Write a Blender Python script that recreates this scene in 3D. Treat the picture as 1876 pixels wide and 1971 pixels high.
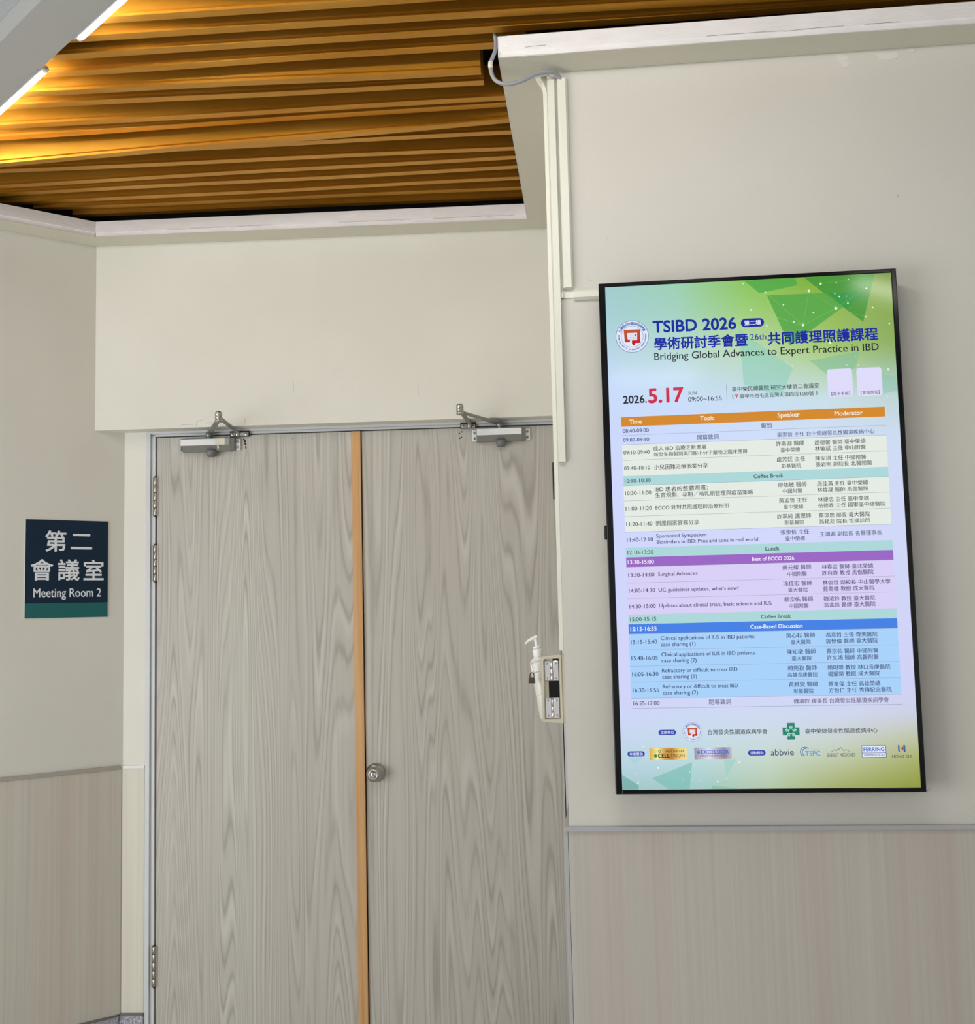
import bpy, bmesh, math, random
from mathutils import Vector, Matrix, Euler
random.seed(4)
for o in list(bpy.data.objects):
    bpy.data.objects.remove(o)
SC = bpy.context.scene
COL = SC.collection

# ------------------------------------------------------------------ camera, world, lights, exposure
cam_d = bpy.data.cameras.new('camera')
cam = bpy.data.objects.new('camera', cam_d)
COL.objects.link(cam)
SC.camera = cam
cam_d.sensor_fit = 'HORIZONTAL'
cam_d.sensor_width = 36.0
cam_d.lens = 40.95
cam_d.clip_start = 0.05
R_ = Vector((0.9949, 0.0977, -0.0240)).normalized()
F_ = Vector((-0.0951, 0.9913, 0.0906)).normalized()
U_ = R_.cross(F_).normalized()
R_ = F_.cross(U_)
M = Matrix((R_, U_, -F_)).transposed().to_4x4()
M.translation = Vector((0.0841, -2.7613, 1.4805))
cam.matrix_world = M

W = bpy.data.worlds.new('world')
SC.world = W
W.use_nodes = True
wn = W.node_tree.nodes
wl = W.node_tree.links
bg = wn['Background']
bg.inputs[0].default_value = (0.99, 0.99, 0.99, 1)
bg.inputs[1].default_value = 0.66

SC.view_settings.view_transform = 'Standard'
SC.view_settings.look = 'None'
SC.view_settings.gamma = 1.0
SC.view_settings.exposure = 0.0
SC.view_settings.use_curve_mapping = False


def area_light(name, loc, target, sx, sy, power, col=(1, 1, 1)):
    d = bpy.data.lights.new(name, 'AREA')
    d.shape = 'RECTANGLE'
    d.size = sx
    d.size_y = sy
    d.energy = power
    d.color = col
    o = bpy.data.objects.new(name, d)
    COL.objects.link(o)
    o.location = loc
    o.rotation_euler = (Vector(target) - Vector(loc)).to_track_quat('-Z', 'Y').to_euler()
    return o


# lamps of the lobby: two more tubes of the diagonal row, out of frame, and the glazed front behind the camera
def row_lamp(x, y, power):
    o = area_light('row_tube_lamp', (x, y, 2.90), (x + 0.55, y + 0.64, 1.9), 1.15, 0.05, power, (1.0, 0.965, 0.90))
    return o


row_lamp(0.15, -1.34, 9.0)
o = row_lamp(1.46, -2.48, 1.4)
o.data.size = 0.5
area_light('lobby_ceiling_lamp', (0.50, -4.40, 2.95), (0.5, -4.0, 0), 0.55, 0.12, 1.6)
area_light('lobby_window_light', (-3.3, -2.7, 1.0), (-0.5, 1.0, 0.4), 2.4, 2.0, 79, (0.985, 0.985, 0.965))


# ------------------------------------------------------------------ colour and materials
def lin(c):
    return tuple(((x / 255) / 12.92 if x / 255 <= 0.04045 else (((x / 255) + 0.055) / 1.055) ** 2.4) for x in c)


def newmat(name):
    m = bpy.data.materials.new(name)
    m.use_nodes = True
    nt = m.node_tree
    return m, nt, nt.nodes['Principled BSDF']


def simple(name, c, rough=0.5, metal=0.0, spec=0.5, var=0.0, scale=8.0, bump=0.0, bscale=200.0, stretch=(1, 1, 1)):
    """c in sRGB 0-255; var adds a soft mottling of the paint itself, bump a fine surface grain"""
    m, nt, b = newmat(name)
    c = lin(c)
    b.inputs['Roughness'].default_value = rough
    b.inputs['Metallic'].default_value = metal
    b.inputs['Specular IOR Level'].default_value = spec
    b.inputs['Base Color'].default_value = (*c, 1)
    tc = nt.nodes.new('ShaderNodeTexCoord')
    mp = nt.nodes.new('ShaderNodeMapping')
    mp.inputs['Scale'].default_value = stretch
    nt.links.new(tc.outputs['Object'], mp.inputs[0])
    if var:
        n = nt.nodes.new('ShaderNodeTexNoise')
        n.inputs['Scale'].default_value = scale
        n.inputs['Detail'].default_value = 5
        nt.links.new(mp.outputs[0], n.inputs['Vector'])
        r = nt.nodes.new('ShaderNodeValToRGB')
        r.color_ramp.elements[0].position = 0.3
        r.color_ramp.elements[1].position = 0.7
        r.color_ramp.elements[0].color = (*[x * (1 - var) for x in c], 1)
        r.color_ramp.elements[1].color = (*[min(1, x * (1 + var)) for x in c], 1)
        nt.links.new(n.outputs['Fac'], r.inputs[0])
        nt.links.new(r.outputs[0], b.inputs['Base Color'])
    if bump:
        n2 = nt.nodes.new('ShaderNodeTexNoise')
        n2.inputs['Scale'].default_value = bscale
        n2.inputs['Detail'].default_value = 3
        nt.links.new(mp.outputs[0], n2.inputs['Vector'])
        bp = nt.nodes.new('ShaderNodeBump')
        bp.inputs['Strength'].default_value = bump
        bp.inputs['Distance'].default_value = 0.002
        nt.links.new(n2.outputs['Fac'], bp.inputs['Height'])
        nt.links.new(bp.outputs[0], b.inputs['Normal'])
    return m


def math_node(nt, op, a, b=None):
    n = nt.nodes.new('ShaderNodeMath')
    n.operation = op
    for k, v in ((0, a), (1, b)):
        if v is None:
            continue
        if isinstance(v, (int, float)):
            n.inputs[k].default_value = v
        else:
            nt.links.new(v, n.inputs[k])
    return n.outputs[0]


def ramp(nt, fac, stops):
    r = nt.nodes.new('ShaderNodeValToRGB')
    e = r.color_ramp.elements
    while len(e) < len(stops):
        e.new(0.5)
    for k, (p, c) in enumerate(stops):
        e[k].position = p
        e[k].color = (*lin(c), 1)
    nt.links.new(fac, r.inputs[0])
    return r.outputs[0]


def noise(nt, vec, scale=1.0, detail=2.0, rough=0.5, dist=0.0):
    n = nt.nodes.new('ShaderNodeTexNoise')
    n.inputs['Scale'].default_value = scale
    n.inputs['Detail'].default_value = detail
    n.inputs['Roughness'].default_value = rough
    n.inputs['Distortion'].default_value = dist
    nt.links.new(vec, n.inputs['Vector'])
    return n.outputs['Fac']


def mapped(nt, scale, loc=(0, 0, 0)):
    tc = nt.nodes.new('ShaderNodeTexCoord')
    mp = nt.nodes.new('ShaderNodeMapping')
    mp.inputs['Scale'].default_value = scale
    mp.inputs['Location'].default_value = loc
    nt.links.new(tc.outputs['Object'], mp.inputs[0])
    return mp.outputs[0]


def mix(nt, fac, a, b, mode='MIX'):
    n = nt.nodes.new('ShaderNodeMix')
    n.data_type = 'RGBA'
    n.blend_type = mode
    for k, v in ((0, fac), (6, a), (7, b)):
        if isinstance(v, (int, float)):
            n.inputs[k].default_value = v
        elif isinstance(v, tuple):
            n.inputs[k].default_value = (*lin(v), 1)
        else:
            nt.links.new(v, n.inputs[k])
    return n.outputs[2]


def door_laminate(name, seed):
    """grey ash laminate: contour lines of a tall stretched noise give the cathedral figure"""
    m, nt, b = newmat(name)
    big = noise(nt, mapped(nt, (6.4, 1, 0.30), (seed, 0, seed * .7)), 1.0, 1.2, 0.4, 0.15)
    wob = noise(nt, mapped(nt, (34, 1, 2.6), (seed, 3, 1)), 1.0, 3.0, 0.6)
    h = math_node(nt, 'ADD', math_node(nt, 'MULTIPLY', big, 255.0), math_node(nt, 'MULTIPLY', wob, 4.0))
    s = math_node(nt, 'ADD', math_node(nt, 'MULTIPLY', math_node(nt, 'SINE', h), 0.5), 0.5)
    h2 = math_node(nt, 'ADD', math_node(nt, 'MULTIPLY', big, 131.0), math_node(nt, 'MULTIPLY', wob, 2.0))
    sb = math_node(nt, 'ADD', math_node(nt, 'MULTIPLY', math_node(nt, 'SINE', h2), 0.5), 0.5)
    fib = noise(nt, mapped(nt, (95, 1, 0.7), (seed, 0, 0)), 1.0, 4.0, 0.65)
    amp = noise(nt, mapped(nt, (14, 1, 1.3), (seed, 7, 2)), 1.0, 3.0)
    lines = ramp(nt, s, [(0.0, (192, 190, 184)), (0.62, (188, 185, 179)), (0.88, (170, 167, 161)), (1.0, (144, 139, 132))])
    light = ramp(nt, sb, [(0.0, (184, 181, 175)), (0.80, (186, 184, 178)), (1.0, (220, 219, 215))])
    fibre = ramp(nt, fib, [(0.26, (162, 158, 151)), (0.42, (186, 183, 177)), (0.60, (194, 192, 186)), (0.76, (216, 214, 209))])
    f2 = ramp(nt, amp, [(0.34, (150, 150, 150)), (0.60, (236, 236, 236))])
    c = mix(nt, f2, fibre, mix(nt, 0.36, lines, light))
    band = ramp(nt, noise(nt, mapped(nt, (4.5, 1, 0.15), (seed + 5, 0, 0)), 1.0, 2.0), [(0.3, (248, 245, 243)), (0.7, (255, 255, 252))])
    nt.links.new(mix(nt, 1.0, c, band, 'MULTIPLY'), b.inputs['Base Color'])
    b.inputs['Roughness'].default_value = 0.42
    b.inputs['Specular IOR Level'].default_value = 0.35
    return m


def wainscot_laminate(name, base, warm, seed=0.0):
    m, nt, b = newmat(name)
    a = noise(nt, mapped(nt, (15, 15, 0.35), (seed, 0, 0)), 1.0, 3.0, 0.55)
    f = noise(nt, mapped(nt, (120, 120, 1.0), (seed, 2, 0)), 1.0, 3.0, 0.6)
    c1 = mix(nt, ramp(nt, a, [(0.42, (0, 0, 0)), (0.66, (255, 255, 255))]), base, warm)
    c2 = ramp(nt, f, [(0.32, (244, 244, 244)), (0.68, (255, 255, 255))])
    nt.links.new(mix(nt, 1.0, c1, c2, 'MULTIPLY'), b.inputs['Base Color'])
    b.inputs['Roughness'].default_value = 0.45
    b.inputs['Specular IOR Level'].default_value = 0.3
    return m


def pine(name):
    m, nt, b = newmat(name)
    a = noise(nt, mapped(nt, (160, 160, 2.0)), 1.0, 3.0, 0.6)
    w = noise(nt, mapped(nt, (40, 40, 0.8)), 1.0, 2.0)
    c = ramp(nt, math_node(nt, 'ADD', math_node(nt, 'MULTIPLY', a, 0.6), math_node(nt, 'MULTIPLY', w, 0.4)),
             [(0.3, (186, 138, 86)), (0.5, (204, 158, 106)), (0.7, (214, 172, 122))])
    nt.links.new(c, b.inputs['Base Color'])
    b.inputs['Roughness'].default_value = 0.5
    return m


def granite(name):
    m, nt, b = newmat(name)
    a = noise(nt, mapped(nt, (1, 1, 1)), 260.0, 3.0, 0.7)
    c = ramp(nt, a, [(0.36, (92, 94, 106)), (0.5, (150, 152, 164)), (0.62, (205, 206, 214))])
    nt.links.new(c, b.inputs['Base Color'])
    b.inputs['Roughness'].default_value = 0.3
    return m


def gold_paint(name):
    m, nt, b = newmat(name)
    a = noise(nt, mapped(nt, (2.5, 14, 14)), 1.0, 4.0, 0.6)
    c = ramp(nt, a, [(0.3, (186, 129, 36)), (0.55, (204, 146, 46)), (0.75, (214, 159, 60))])
    chip = noise(nt, mapped(nt, (18, 60, 60)), 1.0, 4.0, 0.7)
    c2 = mix(nt, ramp(nt, chip, [(0.70, (0, 0, 0)), (0.76, (255, 255, 255))]), c, (150, 128, 96))
    nt.links.new(c2, b.inputs['Base Color'])
    b.inputs['Metallic'].default_value = 0.8
    b.inputs['Roughness'].default_value = 0.42
    return m


def emitter(name, c, k):
    m, nt, b = newmat(name)
    b.inputs['Base Color'].default_value = (0.8, 0.8, 0.8, 1)
    b.inputs['Emission Color'].default_value = (*c, 1)
    b.inputs['Emission Strength'].default_value = k
    return m


def lcd(name):
    m, nt, b = newmat(name)
    at = nt.nodes.new('ShaderNodeVertexColor')
    at.layer_name = 'Col'
    b.inputs['Base Color'].default_value = (0.004, 0.004, 0.005, 1)
    nt.links.new(at.outputs['Color'], b.inputs['Emission Color'])
    b.inputs['Emission Strength'].default_value = 0.99
    b.inputs['Roughness'].default_value = 0.10
    b.inputs['Specular IOR Level'].default_value = 0.45
    return m


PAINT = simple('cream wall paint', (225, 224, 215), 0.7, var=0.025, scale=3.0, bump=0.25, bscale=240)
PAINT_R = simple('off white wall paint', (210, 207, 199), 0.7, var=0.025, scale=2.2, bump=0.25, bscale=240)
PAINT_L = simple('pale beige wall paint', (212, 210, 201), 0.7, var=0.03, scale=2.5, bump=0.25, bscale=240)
SOFFIT = simple('soffit paint', (214, 211, 196), 0.75, var=0.02, scale=4, bump=0.2)
FASCIA = simple('white gloss fascia paint', (240, 239, 241), 0.5, var=0.04, scale=14, bump=0.5, bscale=60, stretch=(1, 1, 3))
PLENUM = simple('dark void above the slats', (26, 22, 18), 0.95)
GREYBEAM = simple('grey beam paint', (184, 184, 181), 0.7, var=0.02, scale=6)
UPPER = simple('blue grey ceiling board', (190, 196, 202), 0.8)
FLOOR = simple('speckled floor tile', (206, 203, 196), 0.35, var=0.08, scale=90)
WAINS = wainscot_laminate('pale laminate wainscot', (195, 190, 180), (193, 183, 175))
WAINS_L = wainscot_laminate('beige laminate wainscot', (199, 195, 184), (198, 189, 178), 3.0)
WAINS_B = wainscot_laminate('cream laminate strip with painted light', (218, 214, 200), (216, 210, 196), 8.0)  # wainscot laminate made paler, the light on this strip put into its colour
RAIL = simple('grey aluminium rail', (182, 181, 184), 0.45, 0.15)
RAIL_L = simple('taupe grey rail', (164, 158, 148), 0.5)
RAILW = simple('white rail', (228, 228, 226), 0.45)
CAPM = simple('dark grey skirting cap', (104, 104, 100), 0.6)
GRANITE = granite('grey granite skirting')
FRAME = simple('white door frame paint', (206, 209, 213), 0.42, var=0.03, scale=12)
GAP = simple('near black gap shade', (22, 22, 24), 0.8)
LAM1 = door_laminate('grey ash laminate', 2.0)
LAM2 = door_laminate('grey ash laminate second board', 11.3)
PINE = pine('pine lath')
HOLE = simple('dark drilled hole', (40, 22, 18), 0.9)
GOLD = gold_paint('gold painted slat')
STEEL = simple('satin stainless steel', (178, 176, 172), 0.28, 0.95)
HINGE = simple('brushed hinge steel', (172, 166, 156), 0.35, 0.9, var=0.1, scale=60)
CHROME = simple('polished plated steel', (226, 224, 224), 0.10, 1.0)
BLACKM = simple('black iron', (38, 36, 36), 0.5, 0.3)
CLOSER = simple('silver grey closer enamel', (150, 151, 145), 0.38, 0.45)
CLOSERB = simple('pale silver plates and painted sheen', (226, 228, 232), 0.42, 0.1)
ARM = simple('grey arm steel', (142, 142, 138), 0.4, 0.6)
CAPGREY = simple('dark grey plastic cap', (112, 112, 116), 0.45)
TAPE = simple('yellowed tape', (226, 222, 204), 0.6)
TRUNK = simple('ivory plastic trunking', (226, 226, 214), 0.42, var=0.02, scale=9)
CABLE = simple('grey cable sheath', (150, 155, 162), 0.5)
BEZEL = simple('gloss black bezel', (5, 6, 10), 0.14, spec=0.28)
HOUSING = simple('matt black housing', (20, 20, 22), 0.55)
SIGN = simple('navy sign board', (15, 38, 58), 0.6, spec=0.2, var=0.02)
SIGNT = simple('teal sign band', (34, 98, 98), 0.6, spec=0.2)
SIGNW = simple('white sign lettering', (222, 226, 232), 0.5)
SIGNE = simple('white board edge', (226, 226, 222), 0.6)
HOLDER = simple('yellowed clear plastic', (204, 197, 178), 0.3)
WHITEP = simple('white pump plastic', (240, 240, 240), 0.35)
MILKY = simple('milky bottle plastic', (222, 222, 214), 0.3)
BRASS = simple('dark brass', (92, 82, 66), 0.4, 0.7)
TUBE = emitter('lit fluorescent tube', (1.0, 0.965, 0.89), 50.0)
LCD = lcd('lit display')


# ------------------------------------------------------------------ mesh helpers
class MB:
    """collects shapes into one mesh with several material slots"""

    def __init__(self):
        self.bm = bmesh.new()
        self.mats = []

    def _mi(self, m):
        if m not in self.mats:
            self.mats.append(m)
        return self.mats.index(m)

    def _paint(self, faces, m, smooth=False):
        k = self._mi(m)
        for f in faces:
            f.material_index = k
            f.smooth = smooth

    def box(self, lo, hi, m, bevel=0.0, rot=None, seg=2):
        c = [(a + b) / 2 for a, b in zip(lo, hi)]
        s = [abs(b - a) for a, b in zip(lo, hi)]
        t = bmesh.new()
        bmesh.ops.create_cube(t, size=1)
        bmesh.ops.scale(t, vec=s, verts=t.verts)
        if bevel:
            bmesh.ops.bevel(t, geom=t.edges[:], offset=bevel, segments=seg, affect='EDGES', profile=0.5)
        mt = Matrix.Translation(c)
        if rot is not None:
            mt = mt @ rot.to_4x4()
        self._merge(t, mt, m)
        return self

    def _merge(self, t, mt, m, smooth=False):
        bmesh.ops.transform(t, matrix=mt, verts=t.verts)
        me = bpy.data.meshes.new('tmp')
        t.to_mesh(me)
        t.free()
        n = len(self.bm.faces)
        self.bm.from_mesh(me)
        bpy.data.meshes.remove(me)
        self.bm.faces.ensure_lookup_table()
        self._paint(self.bm.faces[n:], m, smooth)

    def prism(self, poly, axis, a, b, m, mt=Matrix.Identity(4), smooth=False):
        """poly: 2-d outline; extruded along axis ('x','y','z') from a to b"""
        t = bmesh.new()

        def p3(p, h):
            return {'x': (h, p[0], p[1]), 'y': (p[0], h, p[1]), 'z': (p[0], p[1], h)}[axis]
        v0 = [t.verts.new(p3(p, a)) for p in poly]
        v1 = [t.verts.new(p3(p, b)) for p in poly]
        t.faces.new(v0)
        t.faces.new(v1[::-1])
        n = len(poly)
        for i in range(n):
            t.faces.new((v0[i], v1[i], v1[(i + 1) % n], v0[(i + 1) % n]))
        bmesh.ops.recalc_face_normals(t, faces=t.faces[:])
        self._merge(t, mt, m, smooth)
        return self

    def loft(self, rings, m, cap=True, smooth=True, closed=True):
        t = bmesh.new()
        vs = [[t.verts.new(p) for p in r] for r in rings]
        n = len(rings[0])
        for i in range(len(vs) - 1):
            for j in range(n if closed else n - 1):
                t.faces.new((vs[i][j], vs[i][(j + 1) % n], vs[i + 1][(j + 1) % n], vs[i + 1][j]))
        if cap:
            t.faces.new(vs[0][::-1])
            t.faces.new(vs[-1])
        bmesh.ops.recalc_face_normals(t, faces=t.faces[:])
        self._merge(t, Matrix.Identity(4), m, smooth)
        return self

    def lathe(self, prof, m, mt=Matrix.Identity(4), n=32, smooth=True):
        """prof: (radius, height) along local z"""
        rings = [[mt @ Vector((r * math.cos(2 * math.pi * k / n), r * math.sin(2 * math.pi * k / n), h)) for k in range(n)] for r, h in prof]
        return self.loft(rings, m, True, smooth)

    def tube(self, pts, r, m, n=12, sub=6):
        pts = [Vector(p) for p in pts]
        if sub and len(pts) > 2:
            q = []
            for i in range(len(pts) - 1):
                p0 = pts[max(i - 1, 0)]
                p1, p2 = pts[i], pts[i + 1]
                p3 = pts[min(i + 2, len(pts) - 1)]
                for k in range(sub):
                    t = k / sub
                    q.append(0.5 * ((2 * p1) + (p2 - p0) * t + (2 * p0 - 5 * p1 + 4 * p2 - p3) * t * t + (3 * p1 - p0 - 3 * p2 + p3) * t ** 3))
            q.append(pts[-1])
            pts = q
        rings = []
        up = Vector((0.13, 0.21, 0.97)).normalized()
        for i, p in enumerate(pts):
            d = (pts[min(i + 1, len(pts) - 1)] - pts[max(i - 1, 0)]).normalized()
            x = d.cross(up)
            if x.length < 1e-3:
                x = d.orthogonal()
            x.normalize()
            y = d.cross(x).normalized()
            up = -y if (-y).dot(up) > 0 else y
            x = d.cross(up).normalized()
            rr = r[i] if isinstance(r, list) else r
            rings.append([p + (x * math.cos(2 * math.pi * k / n) + up * math.sin(2 * math.pi * k / n)) * rr for k in range(n)])
        return self.loft(rings, m)

    def cyl(self, p0, p1, r, m, n=20, r2=None):
        p0, p1 = Vector(p0), Vector(p1)
        q = (p1 - p0).to_track_quat('Z', 'Y').to_matrix().to_4x4()
        q.translation = p0
        h = (p1 - p0).length
        t = min(h * 0.12, r * 0.2)
        r2 = r if r2 is None else r2
        return self.lathe([(r * .86, 0), (r, t), (r2, h - t), (r2 * .86, h)], m, q, n)

    def build(self, name, parent=None, loc=None, rotz=None, props=None, auto=True):
        me = bpy.data.meshes.new(name)
        self.bm.to_mesh(me)
        self.bm.free()
        for m in self.mats:
            me.materials.append(m)
        o = bpy.data.objects.new(name, me)
        COL.objects.link(o)
        if parent is not None:
            o.parent = parent
        if loc is not None:
            o.location = loc
        if rotz is not None:
            o.rotation_euler = (0, 0, rotz)
        for k, v in (props or {}).items():
            o[k] = v
        return o


def lab(label, cat, group=None, kind=None):
    d = {'label': label, 'category': cat}
    if group:
        d['group'] = group
    if kind:
        d['kind'] = kind
    return d


def thing(name, loc, rotz, props):
    o = bpy.data.objects.new(name, None)
    COL.objects.link(o)
    o.empty_display_size = 0.05
    o.location = loc
    o.rotation_euler = (0, 0, rotz)
    for k, v in props.items():
        o[k] = v
    return o


def glyphs(jobs):
    """jobs: (text, weight) -> list of flat glyph meshes (one depsgraph update for all)"""
    obs = []
    for s, wgt in jobs:
        c = bpy.data.curves.new('glyph', 'FONT')
        c.body = s
        c.resolution_u = 3
        c.offset = 0.0
        o = bpy.data.objects.new('glyph', c)
        COL.objects.link(o)
        obs.append(o)
    bpy.context.view_layer.update()
    dg = bpy.context.evaluated_depsgraph_get()
    out = []
    for o, (s, wgt) in zip(obs, jobs):
        me = bpy.data.meshes.new_from_object(o.evaluated_get(dg))
        vs, fs = [v.co.copy() for v in me.vertices], [tuple(p.vertices) for p in me.polygons]
        if wgt > .0015:              # heavier strokes: the same glyph again, shifted a little all round
            v0, f0 = vs[:], fs[:]
            ring = [(1, 0), (-1, 0)] if wgt < .01 else [(math.cos(k * math.pi / 4), math.sin(k * math.pi / 4)) for k in range(8)]
            for k, (dx, dy) in enumerate(ring):
                n = len(vs)
                vs += [Vector((v.x + dx * wgt, v.y + dy * wgt, (k + 1) * .0006)) for v in v0]
                fs += [tuple(i + n for i in f) for f in f0]
        out.append((vs, fs))
        bpy.data.meshes.remove(me)
    for o in obs:
        c = o.data
        bpy.data.objects.remove(o)
        bpy.data.curves.remove(c)
    return out


# ------------------------------------------------------------------ the shell of the lobby
S = 'structure'
BACK = (0, 1.2423, 0)        # door wall: its own frame, turned a little
BROT = 0.0461
LEFT = (-1.7193, 1.0915, 0)  # canted left wall
LROT = math.radians(43.156)
LO = 0.0714                  # how far the lintel stands proud of the door plane
ZS, ZF = 2.8685, 2.924       # soffit and top of its fascia
ZT = 3.4

mb = MB()
mb.box((-6, -9, -0.1), (5, 2.0, 0), FLOOR)
mb.build('floor', props=lab('pale speckled lobby floor below the doors', 'floor', kind=S))

def blob(mb, cx, cz, rx, rz, y, m, axis=None, n=22):
    """a smear of filler standing a hair proud of the wall"""
    ph = [random.uniform(.72, 1.12) for _ in range(n)]
    mb.prism([(cx + rx * ph[k] * math.cos(2 * math.pi * k / n), cz + rz * ph[k] * math.sin(2 * math.pi * k / n)) for k in range(n)], 'y', y - .0007, y + .002, m)


def crack(mb, pts, w, m, y, tr=Matrix.Identity(4)):
    """a hairline along the surface, as a thin irregular strip"""
    for (a, b) in zip(pts, pts[1:]):
        d = Vector((b[0] - a[0], b[1] - a[1]))
        n = Vector((-d.y, d.x)).normalized() * w / 2
        mb.prism([(a[0] + n.x, a[1] + n.y), (b[0] + n.x * .6, b[1] + n.y * .6), (b[0] - n.x * .6, b[1] - n.y * .6), (a[0] - n.x, a[1] - n.y)], 'y', y - .0003, y + .001, m, tr)


FILLER = simple('white wall filler', (219, 216, 209), 0.75)
CRACK = simple('grey hairline crack', (132, 128, 120), 0.9)
mb = MB()
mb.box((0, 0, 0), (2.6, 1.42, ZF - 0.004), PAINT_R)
for k, (cx, cz, rx, rz) in enumerate(((.745, 2.853, .018, .011), (.752, 2.838, .010, .010), (.848, 2.851, .020, .012), (.868, 2.851, .018, .010), (.915, 2.860, .010, .006))):
    blob(mb, cx, cz, rx, rz, -.0002 * k, FILLER)
for pts in ([(.8625, 2.4905), (.8615, 2.4860), (.8607, 2.4828)], [(.0915, 2.3185), (.0965, 2.3120)], [(.8475, 1.0345), (.8560, 1.0435)], [(.1422, 2.4200), (.1430, 2.4178)], [(.8395, 2.8500), (.8440, 2.8440), (.8480, 2.8410)]):
    crack(mb, pts, .0011, CRACK, 0)
mb.build('wall_right', props=lab('off white wall carrying the lit display', 'wall', kind=S))

mb = MB()
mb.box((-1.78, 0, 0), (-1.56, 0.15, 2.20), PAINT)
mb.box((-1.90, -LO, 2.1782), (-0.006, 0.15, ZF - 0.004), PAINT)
for pts in ([(-.990, 2.334), (-.9905, 2.312), (-.9902, 2.292)], [(-.535, 2.305), (-.5357, 2.262)], [(-1.1685, 2.206), (-1.1686, 2.181)],
            [(-1.4063, 2.1830), (-1.3986, 2.1900), (-1.3602, 2.1894)], [(-1.3487, 2.1833), (-1.3480, 2.1935), (-1.3420, 2.2015), (-1.3335, 2.2040), (-1.3218, 2.2030)], [(-1.312, 2.1935), (-1.288, 2.1950)]):
    crack(mb, pts, .0010, CRACK, -LO)
mb.build('wall_back', loc=BACK, rotz=BROT, props=lab('cream lintel wall above and beside the double doors', 'wall', kind=S))

mb = MB()
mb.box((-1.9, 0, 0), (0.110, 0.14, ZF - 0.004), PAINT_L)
mb.build('wall_left', loc=LEFT, rotz=LROT, props=lab('canted beige wall carrying the blue room sign', 'wall', kind=S))

# dark void over the slats
mb = MB()
mb.box((-6, -9, ZT), (5, 2.2, ZT + 0.1), PLENUM)
mb.box((0.0, 0.004, ZF + 0.0), (2.6, 0.1, ZT), PLENUM)
mb.box((-0.004, 0.004, ZF), (0.1, 1.3, ZT), PLENUM)
rb = Matrix.Rotation(BROT, 4, 'Z')
rb.translation = Vector(BACK)
mb.prism([(-1.95, -LO + .004), (0.0, -LO + .004), (0.0, 0.1), (-1.95, 0.1)], 'z', ZF, ZT, PLENUM, rb)
rl = Matrix.Rotation(LROT, 4, 'Z')
rl.translation = Vector(LEFT)
mb.prism([(-1.9, .004), (0.05, .004), (0.05, 0.12), (-1.9, 0.12)], 'z', ZF, ZT, PLENUM, rl)
mb.build('ceiling', props=lab('dark void and slab above the gold slats', 'ceiling', kind=S))


def bxy(s, y):
    c, n = math.cos(BROT), math.sin(BROT)
    return (BACK[0] + s * c - y * n, BACK[1] + s * n + y * c)


def lxy(s, y):
    c, n = math.cos(LROT), math.sin(LROT)
    return (LEFT[0] + s * c - y * n, LEFT[1] + s * n + y * c)


def cross(p, d, q, e):
    t = ((q[0] - p[0]) * e[1] - (q[1] - p[1]) * e[0]) / (d[0] * e[1] - d[1] * e[0])
    return (p[0] + d[0] * t, p[1] + d[1] * t)


# soffit running round the walls, with its white fascia towards the slats
SW = 0.108
db = (math.cos(BROT), math.sin(BROT))
dl = (math.cos(LROT), math.sin(LROT))
pr = cross((-0.117, 0), (0, 1), bxy(0, -LO - SW), db)
pc = cross(bxy(0, -LO - SW), db, lxy(0, -SW), dl)
inner = [(2.6, -0.099), (-0.117, -0.099), pr, pc, lxy(-1.9, -SW)]
outer = [(2.6, -0.0005), (-0.0005, -0.0005), cross((-0.0005, 0), (0, 1), bxy(0, -LO - .0005), db), cross(bxy(0, -LO - .0005), db, lxy(0, -.0005), dl), lxy(-1.9, -.0005)]
mb = MB()
for k in range(4):
    t = bmesh.new()
    a, b, c, d = inner[k], inner[k + 1], outer[k + 1], outer[k]
    lo = [t.verts.new((*p, ZS)) for p in (a, b, c, d)]
    hi = [t.verts.new((*p, ZF)) for p in (a, b, c, d)]
    t.faces.new(lo)
    t.faces.new(hi[::-1])
    t.faces.new((lo[2], lo[3], hi[3], hi[2]))
    if k == 0:
        t.faces.new((lo[0], lo[3], hi[3], hi[0]))
    if k == 3:
        t.faces.new((lo[1], lo[2], hi[2], hi[1]))
    bmesh.ops.recalc_face_normals(t, faces=t.faces[:])
    mb._merge(t, Matrix.Identity(4), SOFFIT)
    # white fascia: a thin painted board on the soffit's edge, its lower bead a little proud
    t = bmesh.new()
    ex = Vector((b[0] - a[0], b[1] - a[1], 0)).normalized()
    off = Vector((0, 0, 1)).cross(ex) * -0.003 if k in (0, 1) else Vector((0, 0, 1)).cross(ex) * -0.003
    A, B = Vector((*a, 0)), Vector((*b, 0))
    rows = [(ZS - 0.001, 0.4), (ZS + 0.0015, 1.0), (ZS + 0.013, 1.0), (ZS + 0.0155, 0.3), (ZF, 0.3)]
    steps = 26
    grid = []
    for zz, kk in rows:
        grid.append([t.verts.new(A.lerp(B, i / steps) + off * (kk + random.uniform(-.22, .22)) + Vector((0, 0, zz + random.uniform(-.0006, .0006)))) for i in range(steps + 1)])
    for i in range(len(rows) - 1):
        for j in range(steps):
            t.faces.new((grid[i][j], grid[i][j + 1], grid[i + 1][j + 1], grid[i + 1][j]))
    bmesh.ops.recalc_face_normals(t, faces=t.faces[:])
    mb._merge(t, Matrix.Identity(4), FASCIA)
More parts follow.
